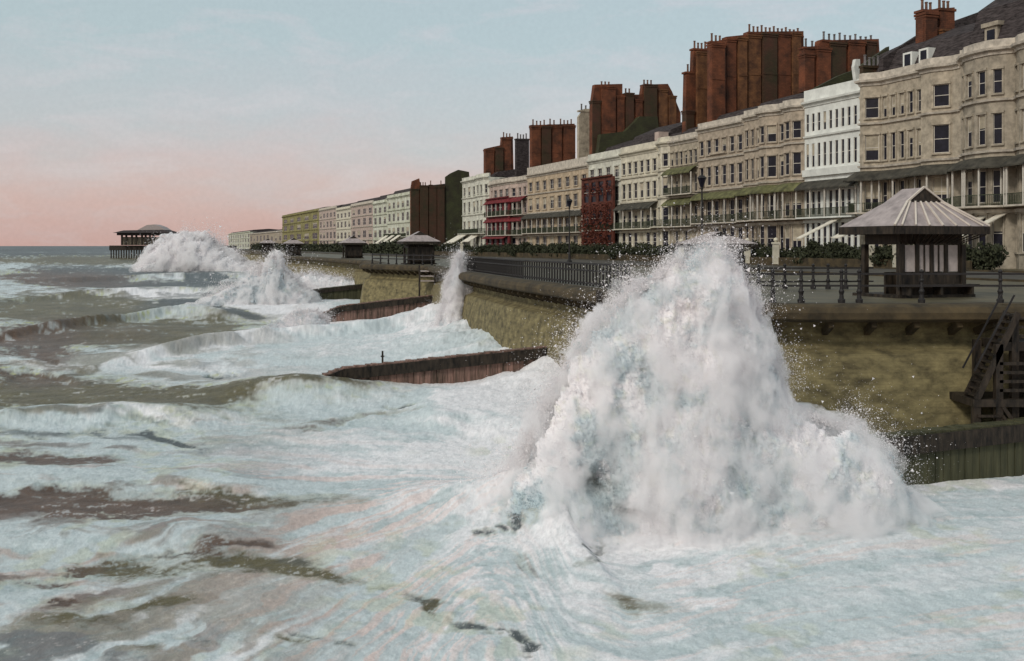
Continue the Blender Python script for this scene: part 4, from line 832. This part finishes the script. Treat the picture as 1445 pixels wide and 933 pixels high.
    r1, c1 = AX.shape; id0 = np.arange(r1*c1).reshape(r1, c1); XW = (AX-722.5)*m; ZW = EYE+(347-AY)*m
    A1 = np.stack([XW, Yc-TM, ZW], -1).reshape(-1, 3)-off; A2 = np.stack([XW, Yc+TM*.8, ZW], -1).reshape(-1, 3)-off; bi = np.where(full, id0+r1*c1, id0)
    qa = [id0[:-1, :-1][q2], id0[:-1, 1:][q2], id0[1:, 1:][q2], id0[1:, :-1][q2]]; qb = [bi[:-1, :-1][q2], bi[:-1, 1:][q2], bi[1:, 1:][q2], bi[1:, :-1][q2]]
    FM = np.concatenate([np.stack(qa[::-1], -1), np.stack(qb, -1)]); us = np.zeros(2*r1*c1, bool); us[FM.ravel()] = True; rm = np.cumsum(us)-1
    mo = npmesh('mist', np.concatenate([A1, A2])[us], rm[FM], mist_mat(mist/thick, wisp, 10.8/((O[:, 0].max()-O[:, 0].min())*m) if (O[:, 0].max()-O[:, 0].min())*m > 12 else 1.6), e); tag(mo, kind='stuff')
    # loose drops: skin all over the front, then a halo thinning outwards above and beside the core
    n = drops; x = rg.uniform(xs[0]-20, xs[-1]+20, n*3); y = rg.uniform(ys[0]-20, ys[-1]+6, n*3); ds, Tt, j_, l_, f_, h_ = front(x, y)
    keep = ds > -1; x, y, Tt, ds, j_, l_, f_, h_ = [v[keep][:n//2] for v in (x, y, Tt, ds, j_, l_, f_, h_)]; c1_ = paint(x, y, j_, l_, f_, h_)
    P1 = np.stack([(x-722.5)*m, Yc-np.maximum(Tt, 0)-rg.exponential(.12, len(x))*thick, EYE+(347-y)*m], -1)
    ex = []; ring = np.roll(O, -1, 0)-O; ln = np.hypot(ring[:, 0], ring[:, 1]); top_ok = np.array([(p[1]+q_[1])/2 < base[1]-8 for p, q_ in zip(O, np.roll(O, -1, 0))]); pr2 = ln*top_ok; pr2 = pr2/pr2.sum()
    k2 = n//2; s_ = rg.choice(len(O), k2, p=pr2); t_ = rg.random(k2); bx = O[s_, 0]+ring[s_, 0]*t_; by = O[s_, 1]+ring[s_, 1]*t_; nx, ny = ring[s_, 1]/ln[s_], -ring[s_, 0]/ln[s_]
    clump = fbm(bx/14, by/14, 3, seed+50); o_ = rg.exponential(1, k2)*spread*(.25+1.6*sst(.35,.75,clump))-spread*.9
    an = rg.normal(0, .55, k2); vx = nx*np.cos(an)-ny*np.sin(an); vy = nx*np.sin(an)+ny*np.cos(an); hx, hy = bx+vx*o_, by+vy*o_-abs(o_)*.15
    hx += rg.normal(0, 2.5, k2); hy += rg.normal(0, 2.5, k2)
    P2 = np.stack([(hx-722.5)*m, Yc-.1+rg.normal(0, .35, k2)*thick, EYE+(347-hy)*m], -1)
    P = np.concatenate([P1, P2])-off; r = dsize*np.exp(rg.normal(0, .65, len(P)))
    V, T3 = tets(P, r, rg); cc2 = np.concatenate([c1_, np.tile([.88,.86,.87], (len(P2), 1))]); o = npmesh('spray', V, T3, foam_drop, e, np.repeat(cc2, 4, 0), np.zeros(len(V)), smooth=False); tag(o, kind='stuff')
    return e
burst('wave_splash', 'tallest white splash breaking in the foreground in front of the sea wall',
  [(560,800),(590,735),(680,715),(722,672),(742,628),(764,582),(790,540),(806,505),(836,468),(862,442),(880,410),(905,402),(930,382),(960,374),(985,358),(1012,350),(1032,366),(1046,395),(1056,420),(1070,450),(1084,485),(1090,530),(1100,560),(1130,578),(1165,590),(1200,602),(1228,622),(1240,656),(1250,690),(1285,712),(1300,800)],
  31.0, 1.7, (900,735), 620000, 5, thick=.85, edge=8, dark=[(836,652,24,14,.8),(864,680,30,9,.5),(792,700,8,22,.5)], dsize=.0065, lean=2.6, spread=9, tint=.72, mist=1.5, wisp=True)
burst('wave_splash', 'narrow white plume shooting up at the far sea wall beside the bastion',
  [(606,500),(618,462),(625,432),(628,408),(633,390),(641,374),(647,358),(650,358),(652,376),(656,394),(661,416),(665,440),(674,466),(690,500)], 84, 1.0, (644,480), 110000, 15, thick=.6, edge=2.5, dsize=.009, spread=3.2, tint=.4, mist=1.7, rel=.5, lean=1.0, wisp=True)
burst('wave_splash', 'distant white splash rising beside the pier pavilion',
  [(185,400),(200,376),(209,361),(222,348),(236,337),(252,334),(268,333),(284,336),(300,341),(312,351),(325,360),(345,370),(380,380),(400,400)], 330, 1.0, (275,384), 130000, 17, thick=1.5, edge=3.5, dsize=.05, spread=4, tint=.15, mist=1.2, rel=.4, lean=5, wisp=True)
burst('wave_splash', 'low white burst of foam in front of the olive green hotel',
  [(230,446),(290,430),(322,414),(348,402),(372,390),(383,368),(390,362),(397,381),(412,396),(428,408),(442,420),(452,434),(460,446)], 140, 1.1, (390,436), 160000, 18, thick=.9, edge=3.5, dsize=.022, spread=4, tint=.45, mist=1.6, rel=.5, lean=4, wisp=True)
burst('wave_splash', 'thin spray blown along the sea wall left of the far bastion',
  [(380,416),(400,400),(412,390),(440,384),(470,390),(500,394),(522,399),(524,416)], 160, 1.0, (460,412), 30000, 19, thick=.6, edge=3, dsize=.02, spread=4, tint=.3, mist=1.5, rel=.4, lean=2)
burst('wave_splash', 'low spray breaking over the shore end of the long brown groyne',
  [(795,560),(806,512),(822,486),(840,472),(866,458),(900,440),(905,560)], 50, 1.6, (840,560), 70000, 21, thick=.6, edge=8, dsize=.010, spread=10, tint=.5, mist=1.2, rel=.6, lean=1)
burst('wave_splash', 'foam washing round the outer end of the dark groyne below the bastion',
  [(350,472),(380,460),(402,450),(420,443),(438,440),(452,444),(462,454),(474,470)], 98, 1.1, (440,462), 70000, 22, thick=.5, edge=3, dsize=.015, spread=4, tint=.3, mist=1.5, rel=.4, lean=2)
